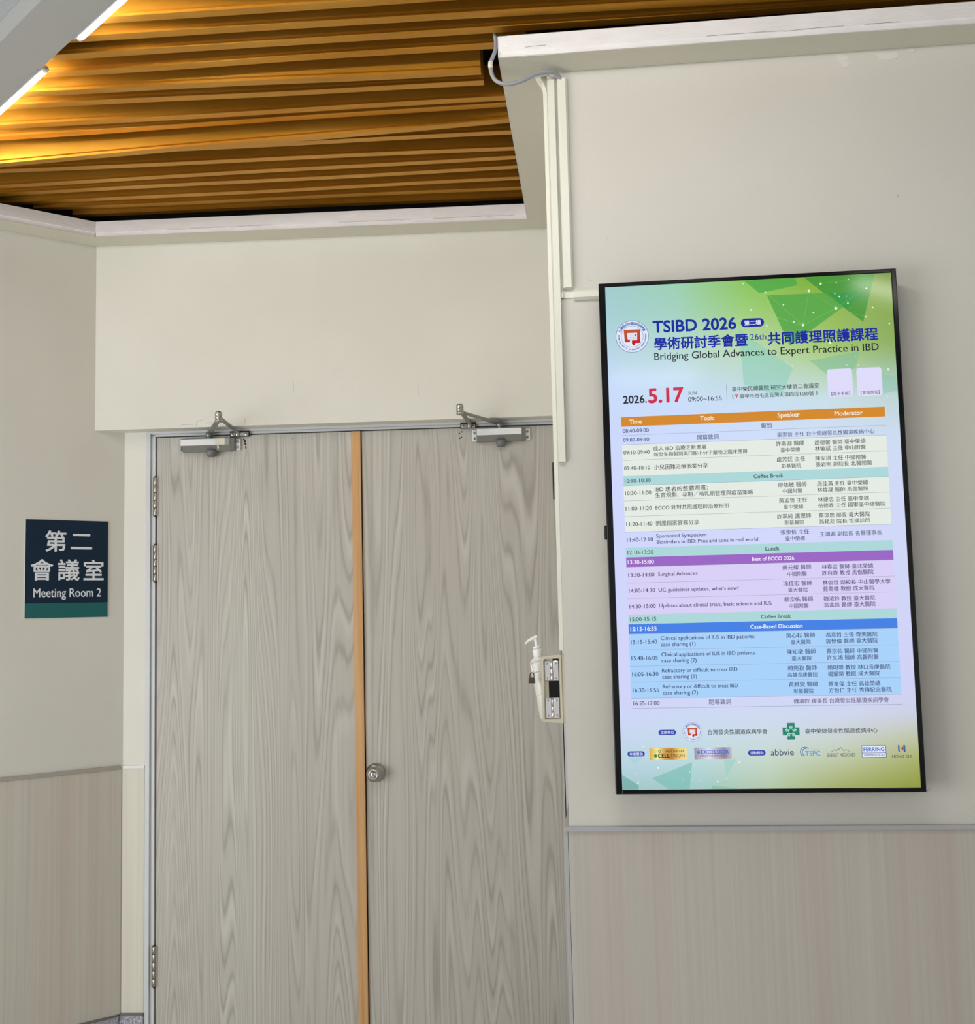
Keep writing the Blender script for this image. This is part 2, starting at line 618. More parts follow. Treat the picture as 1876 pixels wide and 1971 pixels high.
for pts in ([(-.049, 2.8882), (-.040, 2.8898), (-.0229, 2.8903), (.004, 2.8900)], [(.40, 2.8835), (.52, 2.8838), (.5825, 2.8830), (.590, 2.8812), (.6137, 2.8818), (.640, 2.8835), (.6758, 2.8840), (.7301, 2.8838)], [(.78, 2.8845), (.86, 2.8843)]):
    crack(mb, pts, .00042, CRACK, -.1022)
for x0, x1 in ((-1.42, -1.02), (-.80, -.52), (-.46, -.16)):
    pts, x = [], x0
    while x < x1:
        pts.append((x, ZS + .0142 + random.uniform(-.0013, .0013)))
        x += random.uniform(.008, .03)
    crack(mb, pts, .00042, CRACK, -LO - SW - .0034, rb)
mb.build('trim_1', props=lab('cream soffit band with white fascia round the slat ceiling', 'ceiling trim', kind=S))

# grey beam with the tubes, and the ceiling board on its near side
NV, DV = Vector((0.651, 0.758, 0)).normalized(), Vector((0.758, -0.651, 0)).normalized()


def pq(p, q, z):
    v = NV * p + DV * q
    return (v.x, v.y, z)


def pqbox(mb, p0, p1, q0, q1, z0, z1, m):
    mb.prism([pq(p0, q0, 0)[:2], pq(p1, q0, 0)[:2], pq(p1, q1, 0)[:2], pq(p0, q1, 0)[:2]], 'z', z0, z1, m)


mb = MB()
pqbox(mb, -1.067, -0.940, -2.2, 5.0, 2.92, 3.3, GREYBEAM)
mb.build('trim_2', props=lab('grey ceiling beam running diagonally past the gold slats', 'ceiling beam', kind=S))
mb = MB()
pqbox(mb, -7.0, -1.0675, -2.2, 5.0, 2.975, 3.05, UPPER)
mb.build('trim_3', props=lab('blue grey ceiling board on the near side of the beam', 'ceiling board', kind=S))

mb = MB()
mb.prism([(-.78, -.52), (2.6, -.52), (2.6, -3.42)], 'z', 2.955, 3.05, UPPER)  # added unseen board, keeps level light off the slat fronts
mb.build('trim_12', props=lab('added blue grey light blocking board in front of the gold slats', 'ceiling board', kind=S))

# wainscot, rails, skirting
mb = MB()
mb.box((-0.0024, -0.005, 0.0), (2.6, -0.0004, 0.9475), WAINS)
mb.build('trim_4', props=lab('pale laminate wainscot below the display', 'wainscot', kind=S))
mb = MB()
mb.box((-0.0108, -0.012, 0.9478), (2.6, -0.0004, 0.9585), RAIL, 0.0008)
mb.box((-0.0108, 0.0, 0.9478), (-0.0004, 1.15, 0.9585), RAIL, 0.0008)
mb.build('trim_5', props=lab('slim grey rail on top of the wainscot below the display', 'rail', kind=S))
mb = MB()
mb.box((-0.0113, -0.0060, 0.0), (-0.0032, 0.03, 0.9472), RAIL, 0.0006)
mb.box((-0.0100, 0.03, 0.0), (-0.0004, 1.22, 0.9472), WAINS)
mb.build('trim_6', props=lab('grey corner edging beside the right door leaf', 'corner edging', kind=S))
mb = MB()
mb.box((-1.9, -0.005, 0.0985), (0.103, -0.0004, 0.9517), WAINS_L)
mb.build('trim_7', loc=LEFT, rotz=LROT, props=lab('beige laminate wainscot below the room sign', 'wainscot', kind=S))
mb = MB()
mb.box((-1.9, -0.011, 0.9518), (0.098, -0.0004, 0.9645), RAIL_L, 0.0006)
mb.build('trim_8', loc=LEFT, rotz=LROT, props=lab('taupe rail on the wainscot below the room sign', 'rail', kind=S))
mb = MB()
mb.box((-1.6505, -0.004, 0.1005), (-1.5602, -0.0004, 0.9517), WAINS_B)
mb.build('trim_9', loc=BACK, rotz=BROT, props=lab('narrow cream laminate panel between left wall and door frame', 'wainscot', kind=S))
mb = MB()
mb.box((-1.6545, -0.007, 0.952), (-1.5602, -0.0004, 0.9625), RAILW, 0.0006)
mb.build('trim_10', loc=BACK, rotz=BROT, props=lab('short white rail between left wall and door frame', 'rail', kind=S))
mb = MB()
mb.box((-1.9, -0.012, 0.0), (0.094, -0.0004, 0.0915), GRANITE)
mb.box((-1.9, -0.013, 0.0915), (0.094, -0.0004, 0.0985), CAPM)
mb.build('baseboard_left', loc=LEFT, rotz=LROT, props=lab('speckled granite skirting under the left wainscot', 'skirting', kind=S))
mb = MB()
mb.box((-1.662, -0.010, 0.0), (-1.5602, -0.0004, 0.0925), GRANITE)
mb.box((-1.662, -0.011, 0.0925), (-1.5602, -0.0004, 0.1005), CAPM)
mb.build('baseboard_back', loc=BACK, rotz=BROT, props=lab('short granite skirting beside the left door jamb', 'skirting', kind=S))

mb = MB()
mb.box((-0.0170, -0.0130, 0.0), (2.6, -0.0060, 0.0985), GRANITE)
mb.box((-0.0170, -0.0130, 0.0), (-0.0114, 1.20, 0.0985), GRANITE)
mb.build('baseboard_right', props=lab('speckled granite skirting under the wainscot below the display', 'skirting', kind=S))

# door frame: stepped white profile, near-black sheet behind stands in for shade in the gaps
mb = MB()
mb.box((-1.5595, -0.004, 0), (-1.5425, 0.12, 2.186), FRAME, 0.001)
mb.box((-1.5425, 0.006, 0), (-1.5270, 0.12, 2.172), FRAME, 0.001)
mb.box((-0.0455, -0.004, 0), (-0.0065, 0.12, 2.186), FRAME, 0.001)
mb.box((-1.5425, -0.004, 2.1700), (-0.0455, 0.12, 2.186), FRAME, 0.001)
mb.box((-1.5425, 0.006, 2.1615), (-0.0455, 0.12, 2.1700), FRAME, 0.001)
mb.box((-1.5270, 0.060, 0), (-0.0455, 0.12, 2.1615), GAP)
mb.build('trim_11', loc=BACK, rotz=BROT, props=lab('white painted steel frame round the double doors', 'door frame', kind=S))


# ------------------------------------------------------------------ the double doors
def hinge(z0, z1, s, y, parent):
    mb = MB()
    n = 5
    h = (z1 - z0) / n
    for k in range(n):
        mb.cyl((s, y, z0 + k * h + .0006), (s, y, z0 + (k + 1) * h - .0006), 0.0065, HINGE, 16)
    mb.cyl((s, y, z0 - .004), (s, y, z1 + .004), 0.0042, BLACKM, 12)
    mb.box((s - .010, y + .004, z0), (s - .0015, y + .0075, z1), BLACKM)
    mb.box((s + .0015, y + .003, z0), (s + .010, y + .0065, z1), HINGE)
    return mb.build('hinge', parent)


def leaf(name, s0, s1, mat, holes, props):
    root = thing(name, BACK, BROT, props)
    mb = MB()
    mb.box((s0, 0.004, 0.008), (s1, 0.044, 2.1570), mat, 0.0008)
    for (s, z, r) in holes:
        mb.cyl((s, 0.0045, z), (s, 0.0032, z), r, HOLE, 12)
    mb.build('door_leaf', root)
    return root


d1 = leaf('door_1', -1.5195, -0.7690, LAM1,
          [(-1.1945, 2.1416, .0022), (-1.191, 2.1395, .002), (-1.1897, 2.1318, .0032), (-1.1902, 2.1355, .003), (-1.1878, 2.122, .0026), (-1.1895, 2.1245, .003), (-1.1879, 2.1085, .002), (-1.1872, 2.113, .0026), (-1.0113, 2.1377, .0018)],
          lab('left grey wood door leaf with a pine lath down its edge', 'door', kind=S))
mb = MB()
mb.box((-0.7925, -0.0085, 0.008), (-0.7590, 0.0039, 2.1560), PINE, 0.0012)
mb.build('edge_lath', d1, props={'label': 'orange pine lath'})
for z0, z1 in ((1.866, 2.0087), (1.625, 1.7585), (0.1883, 0.3278)):
    hinge(z0, z1, -1.5235, -0.0025, d1)

d2 = leaf('door_2', -0.7560, -0.0487, LAM2,
          [(-0.3949, 2.1371, .0026), (-0.3871, 2.1426, .0026), (-0.3943, 2.1198, .0026), (-0.3875, 2.1234, .0022)],
          lab('right grey wood door leaf with the round steel knob', 'door', kind=S))
for z0, z1 in ((1.886, 2.019),):
    hinge(z0, z1, -0.0495, -0.0015, d2)
ky = Matrix.Translation((-0.7215, 0.004, 0.9215)) @ Matrix.Rotation(math.radians(90), 4, 'X')
kb = MB()
kb.lathe([(0.0005, 0.0195), (0.012, 0.019), (0.016, 0.021), (0.021, 0.0245), (0.0255, 0.031), (0.0275, 0.040), (0.0268, 0.048), (0.0225, 0.0555), (0.0165, 0.0595), (0.0125, 0.0605), (0.0118, 0.0585), (0.0004, 0.0585)][::1], STEEL, ky, 40)
knob = kb.build('door_knob', d2, props={'label': 'round satin steel knob'})
kb = MB()
kb.lathe([(0.0345, 0.0), (0.0345, 0.003), (0.033, 0.0065), (0.027, 0.012), (0.018, 0.017), (0.013, 0.0195), (0.0005, 0.0195)], STEEL, ky, 40)
kb.build('rosette', knob)
kb = MB()
kb.lathe([(0.0105, 0.0588), (0.0105, 0.0602), (0.008, 0.0612), (0.0005, 0.0612)], CHROME, ky, 28)
kb.box((-0.7227, 0.004 - .0620, 0.9200), (-0.7203, 0.004 - .0610, 0.9275), GAP)
kb.build('keyhole', knob)


# ------------------------------------------------------------------ door closers
def closer(props, s0, s1, zt, piv, elbow, shoe, cap_s, flange_l, tape):
    zc = zt - 0.019
    root = thing('door_closer', BACK, BROT, props)

    def prof(inset=0.0):
        return [(0.0035, zc - .024), (-0.020, zc - .024), (-0.041, zc - .0045), (-0.041, zc + .019), (-0.034, zc + .023), (0.0035, zc + .023)]
    mb = MB()
    mb.prism(prof(), 'x', s0, s1, CLOSER)
    # tapered ends run down to the screw flanges
    mb.prism([(s1, .0035), (s1, -.036), (s1 + .012, -.024), (s1 + .012, .0035)], 'z', zc - .022, zc + .022, CLOSER)
    if flange_l:
        mb.prism([(s0, .0035), (s0, -.014), (s0 - .004, -.012), (s0 - .004, .0035)], 'z', zc - .022, zc + .021, CLOSER)
    else:
        mb.prism([(s0, .0035), (s0, -.036), (s0 - .005, -.022), (s0 - .005, .0035)], 'z', zc - .020, zc + .020, CLOSER)
    mb.build('closer_body', root)
    mb = MB()
    mb.box((s0 + .0005, -.0416, zc - .0042), (s1 - (.018 if not flange_l else .001), -.0406, zc + .0188), CLOSERB)  # reflected ceiling light, painted as a paler band on the body
    mb.build('sheen_band', root, props={'label': 'pale band of painted sheen'})
    ends = [s1 + .012] + ([s0 - .019] if flange_l else [])
    for e in ends:
        mb = MB()
        mb.box((e, -.0075, zc - .0215), (e + .0185, .0038, zc + .0215), CLOSERB, .003)
        pl = mb.build('screw_plate', root)
        for dz in (-.011, .010):
            mb = MB()
            mb.cyl((e + .0085, -.0072, zc + dz), (e + .0085, -.0105, zc + dz), .0052, STEEL, 20)
            mb.cyl((e + .0085, -.0104, zc + dz), (e + .0085, -.0108, zc + dz), .0019, GAP, 10)
            mb.build('screw', pl)
    mb = MB()
    cx = cap_s
    mb.lathe([(.0125, -.018), (.0175, -.012), (.0185, 0), (.0185, .006)], CAPGREY, Matrix.Translation((cx, -.020, zc - .027)), 28)
    mb.build('end_cap', root, props={'label': 'dark grey plastic cap'})
    # arms: a main arm from the pivot to the elbow and a link from the elbow to the shoe on the frame
    za = zc + .038
    P = Vector((piv, -.020, za))
    E = Vector((elbow[0], -elbow[1], za + .002))
    Q = Vector((shoe[0], -.014, za - .002))
    mb = MB()
    mb.cyl((piv, -.020, zc + .022), (piv, -.020, zc + .029), .0085, STEEL, 20)
    mb.cyl((piv, -.020, zc + .027), (piv, -.020, za + .009), .0125, ARM, 20)
    mb.build('pivot', root)

    def bar(name, A, B, w0, w1, h, dz):
        d = (B - A)
        d.z = 0
        d.normalize()
        n = Vector((-d.y, d.x, 0))
        mb = MB()
        rings = []
        for t, w in ((0, w0), (.12, w0), (.5, (w0 + w1) / 2), (.88, w1), (1, w1)):
            c = A.lerp(B, t)
            z = Vector((0, 0, dz))
            rings.append([c + n * w + z, c + n * w * .9 + z + Vector((0, 0, h)), c - n * w * .9 + z + Vector((0, 0, h)), c - n * w + z])
        mb.loft(rings, ARM, smooth=False)
        return mb.build(name, root)
    bar('main_arm', P, E, .0115, .0085, .006, -.001)
    bar('link_arm', E, Q, .0085, .0075, .005, .0075)
    mb = MB()
    e = E
    mb.lathe([(.0115, -.006), (.0125, -.003), (.0125, .004), (.010, .0055), (.0125, .007), (.0125, .013), (.0100, .0145), (.0125, .016), (.0125, .026), (.009, .031), (.0005, .032)], STEEL, Matrix.Translation(e + Vector((0, 0, -.002))), 28)
    mb.build('elbow_joint', root)
    mb = MB()
    a, b = sorted((shoe[1], shoe[2]))
    mb.box((a, -.0075, za - .0100), (b, -.0042, za + .0120), BLACKM, .0008)
    mb.box((a + .003, -.011, za - .0085), (b - .003, -.0074, za + .006), STEEL, .001)
    sh = mb.build('frame_shoe', root)
    for sx in (a + .011, b - .011):
        mb = MB()
        mb.cyl((sx, -.0105, za - .001), (sx, -.0135, za - .001), .0055, STEEL, 18)
        mb.cyl((sx, -.0133, za - .001), (sx, -.0139, za - .001), .0022, GAP, 10)
        mb.build('shoe_screw', sh)
    mb = MB()
    mb.cyl(Q + Vector((0, 0, -.008)), Q + Vector((0, 0, .0145)), .0085, STEEL, 20)
    mb.build('shoe_pin', root)
    if tape:
        mb = MB()
        mb.box((tape - .018, -.0424, zc - .0036), (tape + .012, -.0417, zc + .0195), TAPE, .0003)
        mb.box((tape - .010, -.0424, zc - .016), (tape - .005, -.030, zc - .0032), TAPE, .0003, Matrix.Rotation(.4, 3, 'X'))
        mb.build('tape_scrap', root, props={'label': 'scrap of yellowed tape'})
    return root


closer(lab('grey door closer on the left leaf, taped, its arm folded high', 'door closer'),
       -1.4170, -1.2350, 2.1400, -1.3170, (-1.1985, 0.300), (-1.2130, -1.2430, -1.1700), -1.3090, False, -1.270)
closer(lab('silver door closer on the right leaf, near the display wall', 'door closer'),
       -0.3290, -0.1665, 2.1440, -0.2470, (-0.3715, 0.270), (-0.3560, -0.3905, -0.3330), -0.2430, True, None)

# ------------------------------------------------------------------ gold ceiling slats
# far lower edge of each slat at its two ends: x, y, height of the underside
BX = lambda y: -0.953 - (y + 0.39) * (0.604 / 0.519)
slats = [
    ((-.90, -0.447, 2.955), (1.6, -0.437, 2.955)),
    ((-1.0, -0.3655, 2.955), (1.6, -0.333, 2.955)),
    ((-1.13, -0.2425, 2.955), (1.6, -0.188, 2.955)),
    ((-1.22, -0.1675, 2.955), (1.6, -0.078, 2.956)),
    ((-1.32, -0.0832, 2.955), (1.6, -0.027, 2.957)),
    ((-1.42, 0.0007, 2.955), (-0.05, 0.0192, 2.955)),
    ((-1.464, 0.0774, 2.946), (-0.1790, 0.1062, 2.930)),
    ((-1.60, 0.1625, 2.955), (-0.1820, 0.2192, 2.955)),
    ((-1.74, 0.2835, 2.955), (-0.05, 0.3200, 2.955)),
    ((-1.82, 0.3555, 2.955), (-0.05, 0.3608, 2.957)),
    ((-1.90, 0.4420, 2.906), (-0.05, 0.4225, 2.936)),
    ((-2.05, 0.5100, 2.968), (-0.05, 0.5540, 2.955)),
    ((-2.10, 0.5780, 2.955), (-0.05, 0.6720, 2.955)),
    ((-2.12, 0.7070, 2.955), (-0.05, 0.7385, 2.955)),
    ((-2.05, 0.7760, 2.955), (-0.05, 0.8230, 2.955)),
    ((-1.96, 0.8660, 2.955), (-0.05, 0.9180, 2.955)),
    ((-1.87, 0.9310, 2.955), (-0.05, 1.0065, 2.955)),
    ((-1.7624, 1.0099, 2.955), (-0.05, 1.0970, 2.955)),
]
ordinal = ['first', 'second', 'third', 'fourth', 'fifth', 'sixth', 'seventh', 'eighth', 'ninth', 'tenth', 'eleventh', 'twelfth',
           'thirteenth', 'fourteenth', 'fifteenth', 'sixteenth', 'seventeenth', 'eighteenth']
special = {6: 'gold ceiling slat with a sawn end, hanging low beside the grey cable',
           7: 'gold ceiling slat with a sawn end, tucked behind the low one by the cable',
           10: 'gold ceiling slat sagging lowest at its left end, out of line'}
N = len(slats)
for k, (a, b) in enumerate(slats):
    A, B = Vector(a), Vector(b)
    d = (B - A)
    e = d.normalized()
    n = Vector((e.y, -e.x, 0)).normalized()      # towards the camera
    w, h = 0.0285, 0.095
    pr_ = [(0, 0), (w, 0), (w, .003), (w - .006, .0045), (w - .006, .010), (w - .0015, .0125), (w - .0015, h), (.0015, h), (.0015, .0125), (.006, .010), (.006, .0045), (0, .003)]
    mb = MB()
    steps = 14
    rings = []
    for i in range(steps + 1):
        t = i / steps
        p = A.lerp(B, t) + Vector((0, 0, 0.0012 * math.sin(t * 9 + k * 1.7)))
        rings.append([p - A + n * u + Vector((0, 0, v)) for u, v in pr_])
    mb.loft(rings, GOLD, smooth=False)
    from_wall = N - k - 1
    text = special.get(k, f'gold metal ceiling slat, {ordinal[from_wall]} out from the door lintel')
    mb.build('metal_slat', loc=A, props=lab(text, 'slat', 'gold slats of the ceiling'))

# ------------------------------------------------------------------ tube lights along the beam
def tube_light(q0, q1, label):
    c = pq(-0.922, (q0 + q1) / 2, 2.93)
    hl = abs(q1 - q0) / 2
    rz = math.atan2(DV.y, DV.x)
    root = thing('tube_light', c, rz, lab(label, 'ceiling light', 'tube lights along the beam'))
    mb = MB()
    mb.cyl((-hl + .012, 0, 0), (hl - .012, 0, 0), .0084, TUBE, 20)
    mb.build('tube', root, props={'label': 'glowing white tube'})
    for s in (-1, 1):
        mb = MB()
        mb.cyl((s * hl, 0, 0), (s * (hl - .012), 0, 0), .0088, WHITEP, 20)
        mb.cyl((s * (hl + .003), 0, 0), (s * hl, 0, 0), .003, RAIL, 12)
        mb.build('end_cap', root)
    mb = MB()
    mb.box((-hl, -.0176, -.0080), (hl, -.0105, .012), RAILW, .001)
    mb.box((-hl, -.0250, -.0118), (hl, -.0176, -.0102), RAIL, .0004)
    mb.build('batten', root)
    return root


tube_light(-0.726, 0.45, 'lit white tube on the beam, running out at the top of the photo')
tube_light(-1.58, -0.930, 'lit white tube on the beam, nearer the left wall')

# ------------------------------------------------------------------ cable trunking on the display wall
def trunk(label, poly, z0, z1, axis='z', extra=None):
    xm = sum(p[0] for p in poly) / len(poly)
    root = thing('cable_trunking', (xm, 0, z0), 0, lab(label, 'cable trunking', 'ivory trunking beside the display'))
    return root, xm


def trapezoid(x0, x1, d, c):
    return [(x0, -.0004), (x0, -d * .55), (x0 + c, -d), (x1 - c, -d), (x1, -d * .55), (x1, -.0004)]


def vertical_trunk(label, x0, x1, z0, z1, d, c, open_top=True):
    xm = (x0 + x1) / 2
    root = thing('cable_trunking', (xm, 0, z0), 0, lab(label, 'cable trunking', 'ivory trunking beside the display'))
    mb = MB()
    mb.prism([(x - xm, y) for x, y in [(x0 + .001, -.0004), (x0 + .001, -d * .5), (x1 - .001, -d * .5), (x1 - .001, -.0004)]], 'z', 0, z1 - z0 - .0005, TRUNK)
    mb.build('trunking_base', root)
    mb = MB()
    p = trapezoid(x0, x1, d, c)
    mb.prism([(x - xm, y) for x, y in [p[0]] + [(x0, -d * .5)] + p[2:4] + [(x1, -d * .5)] + [p[5]]], 'z', .0005, z1 - z0 - (.004 if open_top else 0), TRUNK)
    mb.build('trunking_cover', root)
    return root


vertical_trunk('middle ivory trunking on the wall corner, ending beside the display', 0.0018, 0.0208, 1.8512, 2.8490, 0.012, 0.0018)
vertical_trunk('wide ivory trunking nearest the display, fed by the grey cable', 0.0268, 0.0525, 2.2945, 2.8500, 0.014, 0.0050)
# thin trunking on the return face: we look at its side
root = thing('cable_trunking', (0, 0.020, 1.383), 0, lab('thin ivory trunking round the wall corner, above the sanitizer holder', 'cable trunking', 'ivory trunking beside the display'))
mb = MB()
mb.box((-.0108, -.0125, 0), (-.0004, .0125, 1.440), TRUNK, .0008)
mb.build('trunking_cover', root)
mb = MB()
path = [(-.0062, 0, 1.430), (-.0072, 0, 1.447), (-.0120, -.004, 1.460), (-.0200, -.010, 1.471), (-.0260, -.016, 1.477)]
rings = []
for i, p in enumerate(path):
    a = [0, .15, .45, .75, .9][i]
    ux = Vector((math.cos(a), 0, math.sin(a)))
    c = Vector(p)
    rings.append([c + ux * .0042 + Vector((0, -.012, 0)), c + ux * .0042 + Vector((0, .012, 0)), c - ux * .0042 + Vector((0, .012, 0)), c - ux * .0042 + Vector((0, -.012, 0))])
mb.loft(rings, TRUNK, smooth=False)
mb.build('bent_end', root)
# short horizontal run into the display
root = thing('cable_trunking', (0.0815, 0, 2.2625), 0, lab('short level ivory trunking running into the display side', 'cable trunking', 'ivory trunking beside the display'))
mb = MB()
mb.prism([(-.0004, 0), (-.007, .0005), (-.013, .006), (-.013, .0205), (-.007, .0270), (-.0004, .0275)], 'x', -.0285, .055, TRUNK)
mb.build('trunking_cover', root)
mb = MB()
mb.box((-.0605, -.008, .008), (-.0545, -.0004, .0225), TRUNK, .0008)
mb.box((-.0545, -.004, .0075), (-.0285, -.0004, .0230), TRUNK, .0005)
mb.build('trunking_base', root)

# grey cable
root = thing('power_cable', (0.0366, -0.007, 2.845), 0, lab('thick grey cable looping from the slats into the trunking', 'cable'))
cp = [(-0.1290, -0.040, 2.965), (-0.1260, -0.042, 2.935), (-0.1290, -0.050, 2.9087), (-0.1400, -0.060, 2.8700), (-0.1312, -0.060, 2.8326), (-0.1024, -0.060, 2.8168), (-0.0629, -0.055, 2.8246), (-0.0204, -0.045, 2.8475), (0.0099, -0.036, 2.8535), (0.0278, -0.020, 2.8530), (0.0380, -0.0075, 2.8420), (0.0395, -0.0070, 2.8380)]
o0 = Vector((0.0366, -0.007, 2.845))
mb = MB()
mb.tube([Vector(p) - o0 for p in cp], 0.0050, CABLE, 14)
mb.build('cable_sheath', root)
mb = MB()
mb.tube([Vector(p) - o0 for p in [(-0.1395, -0.0585, 2.8790), (-0.1402, -0.060, 2.8700), (-0.1392, -0.060, 2.8610)]], 0.0058, TAPE, 14)
mb.build('tape_wrap', root, props={'label': 'whitish tape wrap'})
root = thing('thin_cable', (0.008, -0.006, 2.848), 0, lab('thin white cable dropping into the corner trunking', 'cable'))
mb = MB()
mb.tube([Vector(p) - Vector((0.008, -0.006, 2.848)) for p in [(-0.033, -0.034, 2.8440), (-0.018, -0.030, 2.8455), (-0.004, -0.022, 2.8530), (0.006, -0.012, 2.8540), (0.0105, -0.006, 2.8470), (0.0110, -0.006, 2.8400)]], 0.0024, WHITEP, 10)
mb.build('cable_sheath', root)

# ------------------------------------------------------------------ room sign on the canted wall
SX, SZ, SWD, SHT = -0.2391, 1.4985, 0.2890, 0.3480
root = thing('room_sign', lxy(SX + SWD / 2, 0) + (SZ,), LROT, lab('navy and teal meeting room sign on the canted left wall', 'sign'))
mb = MB()
mb.box((-SWD / 2, -.0040, 0), (SWD / 2, -.0005, SHT), SIGNE)
mb.box((-SWD / 2 + .0008, -.0046, SHT * .152), (SWD / 2 - .0008, -.0039, SHT - .0008), SIGN)
mb.build('sign_board', root)
mb = MB()
mb.box((-SWD / 2 + .0008, -.0046, .0008), (SWD / 2 - .0008, -.0039, SHT * .152), SIGNT)
mb.build('sign_band', root, props={'label': 'teal band'})
jobs = [('第', .0145, .228, .484, .218), ('二', .0145, .537, .798, .218), ('會', .0145, .064, .330, .511), ('議', .0145, .382, .646, .511), ('室', .0145, .694, .945, .511), ('Meeting Room 2', .012, .100, .914, .756)]
gl = glyphs([(j[0], j[1]) for j in jobs])
for (s, wg, u0, u1, vc), (vs, fs) in zip(jobs, gl):
    x0 = min(v.x for v in vs)
    x1 = max(v.x for v in vs)
    y0 = min(v.y for v in vs)
    y1 = max(v.y for v in vs)
    sc = (u1 - u0) * SWD / (x1 - x0)
    sy = sc * (1.22 if len(s) > 3 else (0.96 if s == '二' else 1.0))
    mb = MB()
    t = bmesh.new()
    vv = [t.verts.new((-SWD / 2 + u0 * SWD + (v.x - x0) * sc, -.0049 - v.z * .02, SHT * (1 - vc) + (v.y - (y0 + y1) / 2) * sy)) for v in vs]
    for f in fs:
        try:
            t.faces.new([vv[i] for i in f])
        except ValueError:
            pass
    mb._merge(t, Matrix.Identity(4), SIGNW)
    mb.build('lettering' if len(s) > 3 else 'character', root)

# ------------------------------------------------------------------ sanitizer holder on the return face
root = thing('sanitizer_holder', (0, 0.045, 1.2035), 0, lab('yellowed plastic sanitizer holder with steel hinges on the wall corner', 'holder'))
Z0 = 1.2035
mb = MB()
# shallow open tray: back board, rim all round, mitred upper left corner
rim = [(-.0590, .004), (-.0590, .158), (-.0545, .1655), (-.0130, .1690), (-.0085, .1660), (-.0075, .0)]
t_in = [(-.0530, .010), (-.0530, .154), (-.0505, .1585), (-.0160, .1600), (-.0140, .1585), (-.0140, .010)]
mb.prism([(-.059, .004), (-.059, .158), (-.0545, .1655), (-.013, .169), (-.0085, .166), (-.0075, 0)], 'y', -.004, .014, HOLDER)
for (a, b, c, d) in zip(rim, rim[1:] + rim[:1], t_in, t_in[1:] + t_in[:1]):
    mb.prism([a, b, d, c], 'y', -.013, -.0035, HOLDER)
mb.box((-.0078, -.011, .0), (-.0004, .030, .168), HOLDER, .001)
mb.build('tray', root)
for z0, z1 in ((.1045, .1535), (.0120, .0615)):
    mb = MB()
    mb.box((-.0500, -.0072, z0), (-.0366, -.0042, z1), CHROME, .0006)
    hp = mb.build('hinge_leaf', root)
    mb = MB()
    mb.box((-.0290, -.0072, z0), (-.0165, -.0042, z1), CHROME, .0006, Matrix.Rotation(.12, 3, 'Z'))
    mb.build('hinge_leaf', root)
    mb = MB()
    for q in range(3):
        h = (z1 - z0) / 3
        mb.cyl((-.0328, -.0068, z0 + q * h + .0004), (-.0328, -.0068, z0 + (q + 1) * h - .0004), .0032, CHROME, 14)
    mb.build('hinge_barrel', root)
    for sx in (-.0445, -.0225):
        for zz in (z0 + .006, z1 - .006):
            mb = MB()
            mb.cyl((sx, -.0070, zz), (sx, -.0098, zz), .0026, STEEL, 14)
            mb.build('screw', root)
mb = MB()
mb.box((-.0415, -.0058, .0625), (-.0130, -.0036, .1035), BEZEL, .0004)
mb.box((-.0155, -.0052, .012), (-.0128, -.0036, .156), BLACKM)
mb.box((-.0300, -.0050, .154), (-.0130, -.0036, .1590), BLACKM)
mb.build('dark_strip', root, props={'label': 'dark strip between the hinges'})
mb = MB()
mb.tube([(-.055, .002, .1555), (-.070, .000, .1535), (-.0800, -.002, .1500), (-.0835, -.003, .1440), (-.0805, -.003, .1320), (-.0770, -.003, .1220)], .0013, CHROME, 10)
mb.build('wire_loop', root)
mb = MB()
mb.tube([(-.054, .003, .1300), (-.066, .001, .1275), (-.0835, -.003, .1240)], .0013, CHROME, 10)
mb.build('wire_loop', root)
mb = MB()
mb.tube([(-.054, .003, .0740), (-.062, .001, .0715), (-.0715, -.001, .0690)], .0013, CHROME, 10)
mb.build('wire_loop', root)

root = thing('padlock', (-.0830, 0.040, 1.3040), 0, lab('small dark brass padlock hanging on the wire hasp', 'padlock'))
mb = MB()
mb.prism([(-.0088, -.0015), (.0078, -.0022), (.0072, .0105), (.0055, .0125), (-.0060, .0130), (-.0078, .0112)], 'y', -.0035, .0035, BRASS)
mb.build('lock_body', root)
mb = MB()
mb.tube([(-.0050, 0, .0110), (-.0048, 0, .0180), (-.0030, 0, .0225), (.0005, 0, .0242), (.0040, 0, .0222), (.0052, 0, .0175), (.0050, 0, .0110)], .0012, BLACKM, 10)
mb.build('shackle', root)

tilt = Matrix.Translation((-.0480, .0860, 1.2100)) @ Matrix.Rotation(math.radians(-7.5), 4, 'Y')
root = thing('sanitizer_bottle', (-.0480, .0860, 1.2100), 0, lab('white pump bottle leaning in the sanitizer holder', 'bottle'))
root.rotation_euler = (0, math.radians(-7.5), 0)
mb = MB()
mb.lathe([(.0005, 0), (.017, 0), (.0195, .004), (.0205, .060), (.0235, .135), (.0225, .146), (.016, .1535), (.0105, .157), (.0105, .160)], MILKY, Matrix.Identity(4), 28)
mb.build('bottle_body', root)
mb = MB()
mb.lathe([(.0105, .157), (.0112, .158), (.0118, .1745), (.0112, .1765), (.0045, .177), (.0045, .1775), (.0100, .178), (.0100, .1835), (.0088, .185), (.0005, .185)], WHITEP, Matrix.Identity(4), 28)
mb.build('screw_cap', root)
mb = MB()
mb.cyl((0, 0, .183), (0, 0, .2030), .0036, WHITEP, 16)
mb.tube([(.0055, 0, .2085), (.000, 0, .2068), (-.0120, -.001, .2032), (-.0210, -.001, .1990), (-.0265, -.002, .1935)], [.0044] * 6 + [.0044] * 6 + [.0036] * 6 + [.0030] * 6 + [.0026], WHITEP, 14)
mb.build('pump_head', root)

